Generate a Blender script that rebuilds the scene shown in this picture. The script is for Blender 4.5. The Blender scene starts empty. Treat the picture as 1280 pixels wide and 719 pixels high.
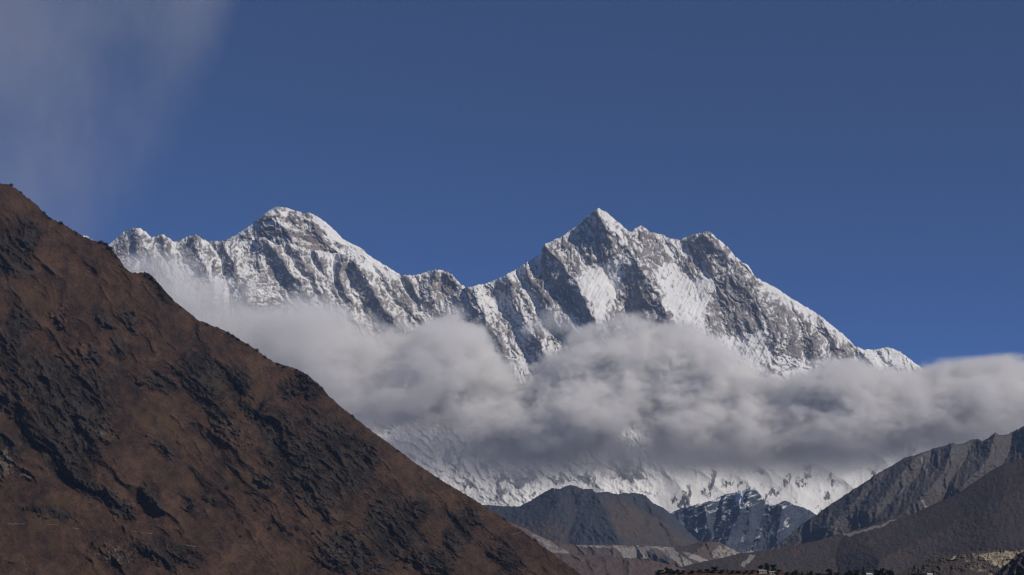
import bpy, math, random
import numpy as np

random.seed(7)
C = bpy.context.scene.collection
SC = bpy.context.scene

# ------------------------------------------------------------------ camera
HFOV = math.radians(33.0)
FPX = 640.0 / math.tan(HFOV / 2)          # focal length in photograph pixels
PITCH = math.atan(320.0 / FPX)
cam_d = bpy.data.cameras.new("camera")
cam = bpy.data.objects.new("camera", cam_d)
C.objects.link(cam)
cam_d.sensor_fit = 'HORIZONTAL'
cam_d.angle = HFOV
cam_d.clip_start = 5.0
cam_d.clip_end = 200000.0
cam.location = (0, 0, 0)
cam.rotation_euler = (math.radians(90) + PITCH, 0, 0)
SC.camera = cam

# ------------------------------------------------------------------ sky and sun
SUN_DIR = np.array([0.66, -0.48, 0.60]); SUN_DIR /= np.linalg.norm(SUN_DIR)
SUN_EL = math.asin(SUN_DIR[2])
SUN_AZ = math.atan2(SUN_DIR[0], SUN_DIR[1])
world = bpy.data.worlds.new("World")
SC.world = world
world.use_nodes = True
wn = world.node_tree
wn.nodes.clear()
sky = wn.nodes.new("ShaderNodeTexSky")
sky.sky_type = 'NISHITA'
sky.sun_disc = False
sky.sun_elevation = SUN_EL
sky.sun_rotation = SUN_AZ
sky.altitude = 9000.0
sky.air_density = 0.5
sky.dust_density = 0.0
sky.ozone_density = 7.0
bg = wn.nodes.new("ShaderNodeBackground")
bg.inputs["Strength"].default_value = 0.119
wo = wn.nodes.new("ShaderNodeOutputWorld")
wn.links.new(sky.outputs["Color"], bg.inputs["Color"])
wn.links.new(bg.outputs["Background"], wo.inputs["Surface"])

sun_d = bpy.data.lights.new("sun", 'SUN')
sun_d.energy = 3.4
sun_d.angle = math.radians(0.53)
sun_d.color = (1.0, 0.93, 0.84)
sun = bpy.data.objects.new("sun", sun_d)
C.objects.link(sun)
sun.location = (3000, -3000, 9000)
sun.rotation_euler = (math.pi / 2 - SUN_EL, 0, math.pi - SUN_AZ)

vs = SC.view_settings
vs.view_transform = 'Standard'
vs.look = 'None'
vs.exposure = 0.0
vs.gamma = 1.0
vs.use_curve_mapping = False
cy = SC.cycles
cy.use_denoising = True
cy.use_adaptive_sampling = True
cy.adaptive_threshold = 0.02
cy.max_bounces = 10
cy.diffuse_bounces = 2
cy.glossy_bounces = 1
cy.transmission_bounces = 0
cy.transparent_max_bounces = 8
cy.volume_bounces = 8
cy.volume_step_rate = 0.08
cy.filter_width = 1.1
cy.volume_max_steps = 512

# ------------------------------------------------------------------ helpers
CP, SP = math.cos(PITCH), math.sin(PITCH)


def at(px, py, Y):
    """the point of the place seen at photograph pixel px, py at the distance Y"""
    a = (np.asarray(px, float) - 640.0) / FPX
    b = (359.5 - np.asarray(py, float)) / FPX
    dy = CP - b * SP
    dz = SP + b * CP
    s = Y / dy
    return np.stack(np.broadcast_arrays(a * s, dy * s, dz * s), -1)


_rng = np.random.RandomState(11)
_perm = _rng.permutation(256).astype(np.int32)
_ang = _rng.rand(256) * 2 * np.pi
_gx, _gy = np.cos(_ang).astype(np.float32), np.sin(_ang).astype(np.float32)


def perlin(x, y, seed=0):
    x = np.asarray(x, np.float32) + np.float32(seed * 17.37)
    y = np.asarray(y, np.float32) + np.float32(seed * 9.71)
    xi = np.floor(x).astype(np.int32); yi = np.floor(y).astype(np.int32)
    xf = x - xi; yf = y - yi
    u = xf * xf * xf * (xf * (xf * 6 - 15) + 10)
    v = yf * yf * yf * (yf * (yf * 6 - 15) + 10)

    def g(ix, iy, fx, fy):
        h = _perm[(_perm[(ix + seed * 31) & 255] + iy) & 255]
        return _gx[h] * fx + _gy[h] * fy
    a = g(xi, yi, xf, yf); b = g(xi + 1, yi, xf - 1, yf)
    c = g(xi, yi + 1, xf, yf - 1); d = g(xi + 1, yi + 1, xf - 1, yf - 1)
    ab = a + u * (b - a); cd = c + u * (d - c)
    return (ab + v * (cd - ab)) * 1.5


def fbm(x, y, o=5, seed=0, g=0.5):
    s = 0; a = 1.0; f = 1.0; t = 0
    for i in range(o):
        s = s + a * perlin(x * f, y * f, seed + i); t += a
        a *= g; f *= 2.03
    return s / t


def ridged(x, y, o=5, seed=0, g=0.5):
    s = 0; a = 1.0; f = 1.0; t = 0; w = 1.0
    for i in range(o):
        n = 1 - np.abs(perlin(x * f, y * f, seed + i)) * 1.6
        n = np.clip(n, 0, 1) ** 2
        s = s + a * n * w; t += a
        w = np.clip(n * 1.6, 0, 1)
        a *= g; f *= 2.07
    return s / t


def sstep(a, b, x):
    t = np.clip((x - a) / (b - a), 0, 1)
    return t * t * (3 - 2 * t)


def seg_dist(PX, PY, pts):
    """distance to a polyline, and how far along it (0..1) the nearest point is"""
    best = np.full(PX.shape, 1e9, np.float32); along = np.zeros(PX.shape, np.float32)
    n = len(pts) - 1
    for i in range(n):
        (ax, ay), (bx, by) = pts[i], pts[i + 1]
        dx, dy = bx - ax, by - ay
        t = np.clip(((PX - ax) * dx + (PY - ay) * dy) / (dx * dx + dy * dy + 1e-9), 0, 1)
        d = np.hypot(PX - (ax + t * dx), PY - (ay + t * dy))
        m = d < best
        best = np.where(m, d, best); along = np.where(m, (i + t) / n, along)
    return best, along


def tent(PX, PY, pts, w0, w1=None):
    w1 = w0 if w1 is None else w1
    d, a = seg_dist(PX, PY, pts)
    return np.clip(1 - d / (w0 + (w1 - w0) * a), 0, 1)


def inside(PX, PY, poly, soft=4.0):
    """1 inside the polygon, fading to 0 over the soft width at its edge"""
    n = len(poly); ins = np.zeros(PX.shape, bool)
    for i in range(n):
        (ax, ay), (bx, by) = poly[i], poly[(i + 1) % n]
        if ay == by:
            continue
        c = ((ay > PY) != (by > PY)) & (PX < (bx - ax) * (PY - ay) / (by - ay) + ax)
        ins ^= c
    d, _ = seg_dist(PX, PY, list(poly) + [poly[0]])
    sd = np.where(ins, d, -d)
    return sstep(-soft, soft, sd)


def blob(PX, PY, cx, cy, rx, ry, ang=0.0):
    a = math.radians(ang); c, s = math.cos(a), math.sin(a)
    X = PX - cx; Y = PY - cy
    return np.hypot((X * c + Y * s) / rx, (-X * s + Y * c) / ry)


def blur(A, k):
    """box blur of a grid by k cells each way"""
    for ax in (0, 1):
        w = [(0, 0), (0, 0)]; w[ax] = (k + 1, k)
        c = np.cumsum(np.pad(A, w, 'edge'), axis=ax, dtype=np.float64)
        n = A.shape[ax]
        A = (np.take(c, np.arange(2 * k + 1, 2 * k + 1 + n), ax) - np.take(c, np.arange(0, n), ax)) / (2 * k + 1)
    return A


def tag(o, label=None, cat=None, group=None, kind=None):
    if label: o["label"] = label
    if cat: o["category"] = cat
    if group: o["group"] = group
    if kind: o["kind"] = kind
    return o


def raw_mesh(name, V, F, mat, attrs=None, smooth=True, origin=None, parent=None):
    """V (n,3) array, F list/array of quads or mixed faces -> ONE mesh object with its origin at the given point"""
    V = np.asarray(V, np.float64)
    if origin is None:
        origin = np.array([V[:, 0].mean(), V[:, 1].mean(), V[:, 2].min()])
    origin = np.asarray(origin, float)
    me = bpy.data.meshes.new(name)
    L = (V - origin).astype(np.float32)
    if isinstance(F, np.ndarray):
        k = F.shape[1]
        me.vertices.add(len(L)); me.vertices.foreach_set("co", L.ravel())
        me.loops.add(F.size); me.loops.foreach_set("vertex_index", F.astype(np.int32).ravel())
        me.polygons.add(len(F))
        me.polygons.foreach_set("loop_start", np.arange(0, F.size, k, dtype=np.int32))
        me.polygons.foreach_set("loop_total", np.full(len(F), k, np.int32))
        me.update(calc_edges=True)
    else:
        me.from_pydata([tuple(v) for v in L], [], F)
    me.polygons.foreach_set("use_smooth", np.full(len(me.polygons), smooth))
    for k, a in (attrs or {}).items():
        at_ = me.attributes.new(k, 'FLOAT', 'POINT')
        at_.data.foreach_set("value", np.asarray(a, np.float32).ravel())
    me.update()
    if mat: me.materials.append(mat)
    o = bpy.data.objects.new(name, me)
    C.objects.link(o)
    if parent is not None:
        o.parent = parent
        o.location = origin
    else:
        o.location = origin
    return o


GROUND_Z = -640.0
SURF = {}


def mountain(name, pts, px0, px1, step, py_bot, nt, Yc, cot, relief, attrs, mat,
             crest_amp=1.0, crest_scale=9.0, back=1.0, seed=1, tpow=1.0, fold=45.0):
    """A mountain side: its crest line runs through the traced points; the face falls from the crest towards the
    viewer at the given steepness with the relief added in metres, and a back slope falls away behind it."""
    nx = int((px1 - px0) / step) + 1
    px = np.linspace(px0, px1, nx)
    P = np.array(pts, float)
    cr = np.interp(px, P[:, 0], P[:, 1])
    jit = -crest_amp * (fbm(px / crest_scale, px * 0 + 3.3, 5, seed, 0.6) +
                           0.55 * np.abs(perlin(px / (crest_scale * .35), px * 0 + 1.7, seed + 7)) + 0.5 * perlin(px / 1.9, px * 0 + 5.1, seed + 9))
    t = np.linspace(0, 1, nt) ** tpow
    bot = py_bot(px) if callable(py_bot) else np.full(nx, float(py_bot))
    bot = np.maximum(bot, cr + 4)
    PX = np.broadcast_to(px, (nt, nx))
    PY = cr + t[:, None] * (bot - cr)
    V = PY - cr
    PY = PY + jit * np.exp(-V / (5.0 + 2.5 * crest_amp))
    yc = Yc(px) if callable(Yc) else np.full(nx, float(Yc))
    m = max(1, int(fold / step))                     # the slope itself follows a smoothed crest: no creases under its corners
    ker = np.hanning(2 * m + 3); ker /= ker.sum()
    crs = np.convolve(np.pad(cr, m + 1, 'reflect', reflect_type='odd'), ker, 'valid')
    dz = (PY - crs) * yc / FPX
    fade = sstep(0, 3, V)
    R = relief(PX, PY, V)
    Y = yc - dz * cot - R * (0.8 + 0.2 * fade)
    G = at(PX, PY, Y)
    SURF[name] = (px, cr, bot, G, tpow)
    gu = np.gradient(G, axis=1); gv = np.gradient(G, axis=0)
    N = np.cross(gu, gv); N /= np.linalg.norm(N, axis=-1, keepdims=True) + 1e-9
    N[N[..., 1] > 0] *= -1
    A = attrs(PX, PY, V, N, R)
    # skirt down to the ground in front, back slope behind
    rows_b = []
    H = np.maximum(G[0, :, 2] - GROUND_Z, 50)
    for k, f in enumerate((1.0, 0.62, 0.34, 0.15, 0.045)):
        r = G[0].copy()
        nz = fbm(px / 25.0, px * 0 + f * 9, 4, seed + 3) * H * 0.10 * min(1, f * 4)
        r[:, 1] += H * f * back + nz
        r[:, 2] -= H * f
        r[:, 2] = np.maximum(r[:, 2], GROUND_Z)
        rows_b.append(r)
    rows_f = []
    H2 = G[-1, :, 2] - GROUND_Z
    r = G[-1].copy(); r[:, 1] -= np.maximum(H2, 0) * max(cot, .6); r[:, 2] = np.minimum(GROUND_Z, r[:, 2])
    rows_f.append(r)
    ALL = np.concatenate([np.array(rows_b), G, np.array(rows_f)], 0)
    nr = ALL.shape[0]
    # side walls: fold the first and last column down so the body is closed from the sides
    idx = np.arange(nr * nx).reshape(nr, nx)
    F = np.stack([idx[:-1, :-1], idx[1:, :-1], idx[1:, 1:], idx[:-1, 1:]], -1).reshape(-1, 4)
    at_out = {}
    for k, a in A.items():
        a = np.asarray(a, np.float32)
        top = np.broadcast_to(a[0], (len(rows_b), nx)); botr = a[-1:]
        kk = np.ones(41) / 41                       # the skirt takes the smoothed tone of the row above it
        botr = np.convolve(np.pad(botr[0], 20, 'edge'), kk, 'valid')[None, :]
        at_out[k] = np.concatenate([top, a, botr], 0)
    return raw_mesh(name, ALL.reshape(-1, 3), F, mat, at_out)


# ------------------------------------------------------------------ materials
def new_mat(name):
    m = bpy.data.materials.new(name)
    m.use_nodes = True
    nt = m.node_tree
    nt.nodes.clear()
    out = nt.nodes.new("ShaderNodeOutputMaterial")
    return m, nt, out


def nd(nt, kind, **kw):
    n = nt.nodes.new(kind)
    for k, v in kw.items():
        setattr(n, k, v)
    return n


def mth(nt, op, a, b=None, c=None, clamp=False):
    n = nt.nodes.new("ShaderNodeMath"); n.operation = op; n.use_clamp = clamp
    for i, v in enumerate((a, b, c)):
        if v is None: continue
        if isinstance(v, (int, float)): n.inputs[i].default_value = v
        else: nt.links.new(v, n.inputs[i])
    return n.outputs[0]


def mixc(nt, fac, a, b):
    n = nt.nodes.new("ShaderNodeMix"); n.data_type = 'RGBA'
    for sock, v in ((n.inputs[0], fac), (n.inputs[6], a), (n.inputs[7], b)):
        if isinstance(v, tuple): sock.default_value = (*v, 1)
        elif isinstance(v, (int, float)): sock.default_value = v
        else: nt.links.new(v, sock)
    return n.outputs[2]


def noise(nt, vec, scale, detail=5, rough=0.55, stretch=None, rot=None):
    if stretch or rot:
        mp = nd(nt, "ShaderNodeMapping")
        if stretch: mp.inputs["Scale"].default_value = stretch
        if rot: mp.inputs["Rotation"].default_value = rot
        nt.links.new(vec, mp.inputs["Vector"]); vec = mp.outputs[0]
    n = nd(nt, "ShaderNodeTexNoise")
    n.inputs["Scale"].default_value = scale
    n.inputs["Detail"].default_value = detail
    n.inputs["Roughness"].default_value = rough
    nt.links.new(vec, n.inputs["Vector"])
    return n.outputs["Fac"]


def mrange(nt, v, a, b, c=0.0, d=1.0, kind='SMOOTHSTEP'):
    n = nd(nt, "ShaderNodeMapRange", interpolation_type=kind)
    nt.links.new(v, n.inputs["Value"])
    for s, x in zip(("From Min", "From Max", "To Min", "To Max"), (a, b, c, d)):
        n.inputs[s].default_value = x
    return n.outputs[0]


def attr(nt, name):
    n = nd(nt, "ShaderNodeAttribute", attribute_type='GEOMETRY', attribute_name=name)
    return n.outputs["Fac"]


def finish(nt, out, col, rough=0.9, bump=None, bstr=0.5, bdist=1.0):
    b = nd(nt, "ShaderNodeBsdfPrincipled")
    b.inputs["Roughness"].default_value = rough
    b.inputs["Specular IOR Level"].default_value = 0.15
    if isinstance(col, tuple): b.inputs["Base Color"].default_value = (*col, 1)
    else: nt.links.new(col, b.inputs["Base Color"])
    if bump is not None:
        bp = nd(nt, "ShaderNodeBump")
        bp.inputs["Strength"].default_value = bstr
        bp.inputs["Distance"].default_value = bdist
        nt.links.new(bump, bp.inputs["Height"])
        nt.links.new(bp.outputs[0], b.inputs["Normal"])
    nt.links.new(b.outputs[0], out.inputs["Surface"])


def snow_mat(name, rock_a, rock_b, px):
    """px = metres one photograph pixel covers at the mountain's distance"""
    m, nt, out = new_mat(name)
    tc = nd(nt, "ShaderNodeTexCoord").outputs["Object"]
    s = attr(nt, "snow")
    n1 = noise(nt, tc, 1 / (2.6 * px), 3, 0.7, stretch=(1.0, 1.0, 0.6))
    n2 = noise(nt, tc, 1 / (26.0 * px), 5, 0.6)
    v = mth(nt, 'ADD', s, mth(nt, 'MULTIPLY', mth(nt, 'SUBTRACT', n1, 0.5), 1.15))
    fac = mrange(nt, v, 0.12, 0.86)
    rock = mixc(nt, mrange(nt, n2, 0.35, 0.65), rock_a, rock_b)
    snow = mixc(nt, mrange(nt, n2, 0.3, 0.7), (0.62, 0.612, 0.596), (0.75, 0.742, 0.73))
    col = mixc(nt, fac, rock, snow)
    h = mth(nt, 'MULTIPLY', n1, mth(nt, 'SUBTRACT', 1.15, fac))
    finish(nt, out, col, 0.85, h, 0.6, 2.2 * px)
    return m


def hill_mat(name, grass_a, grass_b, grass_c, rock_a, rock_b, pale, px):
    m, nt, out = new_mat(name)
    tc = nd(nt, "ShaderNodeTexCoord").outputs["Object"]
    r = attr(nt, "rock"); p = attr(nt, "pale")
    n1 = noise(nt, tc, 1 / (4.5 * px), 5, 0.72)
    n2 = noise(nt, tc, 1 / (46.0 * px), 7, 0.62)
    n3 = noise(nt, tc, 1 / (13.0 * px), 5, 0.65)
    g = mixc(nt, mrange(nt, n2, 0.35, 0.62), grass_a, grass_b)
    g = mixc(nt, mrange(nt, n3, 0.46, 0.70, 0, 0.8), g, grass_c)
    g = mixc(nt, mrange(nt, n1, 0.48, 0.70, 0, 0.75), g, tuple(x * 0.45 for x in grass_a))
    rk = mixc(nt, mrange(nt, n1, 0.35, 0.68), rock_a, rock_b)
    wob = mth(nt, 'MULTIPLY', mth(nt, 'SUBTRACT', n1, 0.5), 0.8)
    fr = mrange(nt, mth(nt, 'ADD', r, wob), 0.22, 0.75)
    fp = mrange(nt, mth(nt, 'ADD', p, wob), 0.36, 0.66)
    col = mixc(nt, fr, g, rk)
    col = mixc(nt, fp, col, mixc(nt, n3, pale, tuple(x * 0.7 for x in pale)))
    h = mth(nt, 'ADD', mth(nt, 'MULTIPLY', n1, mth(nt, 'ADD', 0.35, fr)), mth(nt, 'MULTIPLY', n3, 1.2))
    finish(nt, out, col, 0.95, h, 0.4, 2.0 * px)
    return m


def plain_mat(name, a, b, scale, rough=0.9):
    m, nt, out = new_mat(name)
    tc = nd(nt, "ShaderNodeTexCoord").outputs["Object"]
    n = noise(nt, tc, scale, 5, 0.6)
    finish(nt, out, mixc(nt, mrange(nt, n, 0.35, 0.65), a, b), rough, n, 0.4, 0.3 / scale)
    return m


M_snow = snow_mat("snow_and_grey_rock", (0.16, 0.146, 0.137), (0.27, 0.245, 0.228), 10.0)
M_everest = snow_mat("snow_and_banded_rock", (0.135, 0.115, 0.104), (0.25, 0.215, 0.19), 12.0)
M_wall = snow_mat("deep_snow_and_dark_rock", (0.09, 0.085, 0.085), (0.16, 0.15, 0.15), 9.0)
M_peak = snow_mat("dark_rock_with_snow_streaks", (0.036, 0.044, 0.064), (0.066, 0.076, 0.10), 6.5)
def grass_hill_mat(name, dark, mid, light, ochre, rock_a, rock_b, pale, px):
    m, nt, out = new_mat(name)
    tc = nd(nt, "ShaderNodeTexCoord").outputs["Object"]
    r = attr(nt, "rock"); p = attr(nt, "pale"); t = attr(nt, "tone"); oc = attr(nt, "ochre")
    n1 = noise(nt, tc, 1 / (3.6 * px), 4, 0.8)
    n3 = noise(nt, tc, 1 / (15.0 * px), 5, 0.65, stretch=(1.0, 1.0, 0.6))
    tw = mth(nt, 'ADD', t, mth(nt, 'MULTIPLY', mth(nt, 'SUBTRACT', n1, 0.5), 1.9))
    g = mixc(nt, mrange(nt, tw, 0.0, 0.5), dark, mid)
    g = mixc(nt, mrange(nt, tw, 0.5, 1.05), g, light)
    g = mixc(nt, mrange(nt, oc, 0.3, 0.9, 0, 0.5), g, ochre)
    wob = mth(nt, 'MULTIPLY', mth(nt, 'SUBTRACT', n1, 0.5), 1.0)
    rk = mixc(nt, mrange(nt, mth(nt, 'ADD', mth(nt, 'MULTIPLY', n3, .6), mth(nt, 'MULTIPLY', tw, .35)), 0.36, 0.66), rock_a, rock_b)
    fr = mrange(nt, mth(nt, 'ADD', r, wob), 0.20, 0.72)
    fp = mrange(nt, mth(nt, 'ADD', p, wob), 0.34, 0.80)
    col = mixc(nt, fr, g, rk)
    col = mixc(nt, fp, col, mixc(nt, n3, pale, tuple(x * 0.6 for x in pale)))
    h = mth(nt, 'ADD', mth(nt, 'MULTIPLY', n1, mth(nt, 'ADD', 0.6, fr)), mth(nt, 'MULTIPLY', n3, 1.2))
    finish(nt, out, col, 0.95, h, 0.6, 1.6 * px)
    return m


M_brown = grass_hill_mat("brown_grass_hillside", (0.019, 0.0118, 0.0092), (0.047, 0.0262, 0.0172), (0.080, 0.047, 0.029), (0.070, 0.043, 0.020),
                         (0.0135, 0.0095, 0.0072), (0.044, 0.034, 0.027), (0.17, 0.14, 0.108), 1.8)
M_mid = hill_mat("haze_tinted_scrub_hill", (0.060, 0.052, 0.050), (0.078, 0.060, 0.050), (0.095, 0.070, 0.056),
                 (0.034, 0.038, 0.050), (0.058, 0.062, 0.075), (0.24, 0.225, 0.21), 5.2)  # the blue of distance haze is put into these rock colours
M_right = hill_mat("grey_scree_mountain", (0.075, 0.063, 0.060), (0.095, 0.084, 0.080), (0.105, 0.072, 0.058),
                   (0.060, 0.058, 0.060), (0.125, 0.118, 0.115), (0.28, 0.27, 0.26), 4.2)
M_slope = hill_mat("dark_shrub_slope", (0.058, 0.045, 0.041), (0.070, 0.053, 0.047), (0.092, 0.060, 0.050),
                   (0.040, 0.036, 0.038), (0.06, 0.056, 0.056), (0.27, 0.25, 0.23), 3.2)
M_valley = hill_mat("valley_scree_and_heath", (0.085, 0.060, 0.054), (0.100, 0.072, 0.064), (0.11, 0.085, 0.075),
                    (0.07, 0.066, 0.066), (0.12, 0.11, 0.105), (0.29, 0.265, 0.25), 3.9)
M_scarp = hill_mat("sandy_scarp_ground", (0.060, 0.048, 0.044), (0.07, 0.055, 0.048), (0.08, 0.065, 0.05),
                   (0.05, 0.045, 0.042), (0.09, 0.08, 0.07), (0.42, 0.345, 0.245), 1.6)
M_ridge = hill_mat("wooded_ridge_ground", (0.060, 0.034, 0.024), (0.07, 0.040, 0.028), (0.05, 0.040, 0.022),
                   (0.03, 0.028, 0.026), (0.05, 0.046, 0.042), (0.2, 0.17, 0.13), 1.0)
M_ground = plain_mat("valley_earth", (0.07, 0.055, 0.048), (0.11, 0.085, 0.07), 1 / 300.0)


# ------------------------------------------------------------------ the setting: ground
def sheet(name, x0, x1, y0, y1, z, mat, n=60):
    xs = np.linspace(x0, x1, n); ys = np.linspace(y0, y1, n)
    X, Y = np.meshgrid(xs, ys)
    Z = z + 25 * fbm(X / 1500.0, Y / 1500.0, 4, 5) - 25
    idx = np.arange(n * n).reshape(n, n)
    F = np.stack([idx[:-1, :-1], idx[:-1, 1:], idx[1:, 1:], idx[1:, :-1]], -1).reshape(-1, 4)
    return raw_mesh(name, np.stack([X, Y, Z], -1).reshape(-1, 3), F, mat)


g = sheet("ground", -15000, 15000, -4000, 16400, GROUND_Z, M_ground, 120)
tag(g, "brown earth of the valley floor below the hills", "ground", kind="structure")
g = sheet("terrain", -70000, 70000, 16520, 140000, GROUND_Z, M_ground, 120)
tag(g, "far brown plain around the feet of the snow mountains", "ground", kind="structure")

# the air of the valley: one closed box of thin haze between the viewer and the clouds
hm, hnt, hout = new_mat("valley_air")
hv = nd(hnt, "ShaderNodeVolumePrincipled")
hv.inputs["Color"].default_value = (0.44, 0.64, 1.0, 1)
hv.inputs["Density"].default_value = 1.25e-5
hnt.links.new(hv.outputs[0], hout.inputs["Volume"])
hx, hy0, hy1, hz0, hz1 = 15500.0, -4500.0, 16460.0, GROUND_Z - 120.0, 6000.0
HV = [(-hx, hy0, hz0), (hx, hy0, hz0), (hx, hy1, hz0), (-hx, hy1, hz0), (-hx, hy0, hz1), (hx, hy0, hz1), (hx, hy1, hz1), (-hx, hy1, hz1)]
haze = raw_mesh("haze", HV, [(3, 2, 1, 0), (4, 5, 6, 7), (0, 1, 5, 4), (1, 2, 6, 5), (2, 3, 7, 6), (3, 0, 4, 7)], hm, smooth=False, origin=(0, 6000, hz0))
tag(haze, "thin blue haze filling the valley air", "haze", kind="stuff")

# ------------------------------------------------------------------ the far snow mountains
EV = [(262, 312), (277, 304), (290, 296), (307, 286), (316, 279), (325, 272.5), (330, 267.5), (338, 262), (346, 258), (353, 259.5), (360, 260.5),
      (368, 264), (375, 265), (381, 267), (387, 266), (397, 271), (410, 281), (420, 289), (430, 300), (450, 310), (465, 322), (482, 332),
      (502, 345), (530, 360)]
NU = [(-120, 560), (-60, 470), (-10, 390), (40, 330), (60, 322), (84, 308), (103, 294), (110, 296), (116, 300), (124, 309), (130, 311), (136, 306), (145, 299), (154, 291), (166, 285), (175, 286), (181, 290),
      (189, 296), (195, 295.5), (201, 293), (210, 296), (219, 303), (225, 301), (235, 296), (245, 293), (252, 299), (260, 303),
      (267, 301), (275, 302), (290, 301), (307, 302), (320, 299), (330, 297), (337, 301), (347, 307), (355, 305), (362, 303), (375, 309),
      (392, 314), (407, 314), (420, 317), (432, 319), (442, 323), (456, 326), (470, 332), (490, 341), (502, 345), (508, 344.5), (522, 344), (529, 342), (535, 340), (546, 337),
      (553, 339), (560, 339), (565, 344), (570, 349), (575, 355), (580, 359), (590, 368), (600, 380), (640, 430)]
LH = [(540, 382), (565, 368), (580, 360.5), (590, 358.5), (607, 355), (620, 350), (632, 344), (645, 337), (655, 331), (668, 323), (675, 319), (678, 311), (681, 305.5), (686, 304),
      (692, 300), (698, 298), (705, 294), (717, 285), (724, 280), (730, 275), (740, 266), (747, 260.5), (757, 264.5), (770, 276), (782, 286), (790, 291), (793, 286),
      (796, 284.5), (802, 282.5), (807, 285), (812, 290), (822, 292), (829, 294), (835, 297.5), (850, 300.5), (857, 297), (865, 294), (876, 291.5), (885, 289), (890, 292), (895, 297.5),
      (910, 309), (920, 322.5), (935, 332.5), (945, 347), (952, 351), (970, 360), (990, 374), (1010, 385), (1030, 399), (1050, 415),
      (1067, 431), (1077, 437), (1092, 437.5), (1110, 434), (1125, 440), (1137, 449), (1165, 470), (1200, 500), (1260, 540), (1340, 570), (1440, 610)]


def ev_relief(PX, PY, V):
    R = 260 * tent(PX, PY, [(346, 258), (352, 280), (372, 305), (380, 330)], 40)
    R += 200 * tent(PX, PY, [(387, 266), (400, 285), (425, 305), (455, 330)], 26)
    R += 120 * tent(PX, PY, [(330, 268), (318, 285), (300, 300)], 22)
    R += 110 * ridged(PX / 34 - PY / 60, PY / 45, 4, 21, 0.55) + 40 * ridged(PX / 8 - PY / 20, PY / 12, 4, 23, .55)
    R += 40 * np.abs(fbm((PY + 0.25 * PX) / 7.0, PX / 60, 3, 4))
    return R


def ev_attr(PX, PY, V, N, R):
    band = fbm((PY + 0.22 * (PX - 346) * np.sign(346 - PX)) / 6.5, PX / 45, 4, 8)
    n = fbm(PX / 9, PY / 9, 5, 31, 0.6)
    cv = np.clip((blur(R, 6) - R) / 34, -.7, .7)
    s = 0.31 + 1.0 * band + 0.7 * n + 0.4 * cv + 0.35 * (N[..., 2] - 0.45)
    s += 0.25 * sstep(8, 1, V) * (PX < 350)
    d, _ = seg_dist(PX, PY, [(397, 271), (420, 289), (450, 310), (482, 332), (502, 345)])
    s += 0.8 * sstep(11, 3, d)
    s += 0.5 * inside(PX, PY, [(400, 282), (425, 300), (470, 325), (500, 350), (440, 340), (415, 310)], 5)
    s -= 0.25 * inside(PX, PY, [(370, 300), (405, 285), (422, 312), (395, 318)], 4)
    s += 0.4 * inside(PX, PY, [(335, 272), (360, 266), (352, 285), (338, 283)], 4)
    return {"snow": s}


o = mountain("mountain", EV, 262, 530, 0.8, 380, 150, lambda p: 26500 + 0 * p, 0.85, ev_relief, ev_attr, M_everest, 2.0, 8, seed=2, fold=12.0)
tag(o, "snowy pyramid summit rising behind the long jagged ridge at left of centre", "mountain", kind="structure")


NU_RIBS = [([(166, 285), (185, 315), (205, 340), (222, 372)], 18, 150), ([(201, 293), (208, 318), (222, 345)], 14, 130),
           ([(245, 293), (250, 320), (262, 345), (268, 370)], 16, 170), ([(275, 302), (290, 325), (303, 352), (312, 380)], 16, 150),
           ([(330, 297), (350, 325), (375, 355), (400, 390), (415, 420)], 18, 220), ([(362, 303), (385, 335), (402, 370), (430, 410)], 18, 230),
           ([(392, 314), (410, 345), (430, 385), (445, 415)], 15, 150), ([(432, 319), (425, 345), (440, 390), (458, 430)], 16, 230),
           ([(442, 323), (463, 362), (485, 392), (512, 420)], 22, 330), ([(470, 332), (490, 360), (510, 388), (530, 405)], 14, 160),
           ([(508, 345), (520, 370), (545, 390)], 14, 120), ([(546, 337), (540, 355), (536, 372), (560, 395)], 15, 230),
           ([(560, 339), (580, 370), (600, 410), (625, 450), (640, 480)], 20, 260)]


def nu_coords(PX, PY):
    """coordinates along and across the fall line: the ribs fan out from the middle of the ridge"""
    wx = PX + 8 * fbm(PX / 26, PY / 26, 4, 51, .6); wy = PY + 8 * fbm(PX / 26, PY / 26, 4, 61, .6)
    sl = np.interp(wx, [60, 190, 250, 300, 350, 440, 520, 600], [-.5, -.35, .1, -.1, .55, .6, .5, .3])
    return wx, wy, wx - sl * (wy - 310), wy + sl * (wx - 330)


def nu_relief(PX, PY, V):
    wx, wy, a, b = nu_coords(PX, PY)
    R = 0
    for pts, w, h in NU_RIBS:
        R = np.maximum(R, h * tent(wx, wy, pts, w * 0.8, w * 1.3))
    mod = 0.6 + 0.8 * fbm(PX / 40, PY / 40, 3, 55)
    R = 0.85 * R + 80 * ridged(a / 30, b / 70, 4, 33, 0.52) + mod * (26 * ridged(a / 11, b / 24, 3, 37, 0.5) + 16 * ridged(a / 5 + 4 * perlin(PX / 9, PY / 9, 5), b / 9, 3, 39, .5))
    R += 20 * ridged(wx / 13 + wy / 15, wy / 12 - wx / 20, 4, 47, .55) + 8 * fbm(PX / 3.2, PY / 3.2, 2, 71)
    return R


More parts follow.
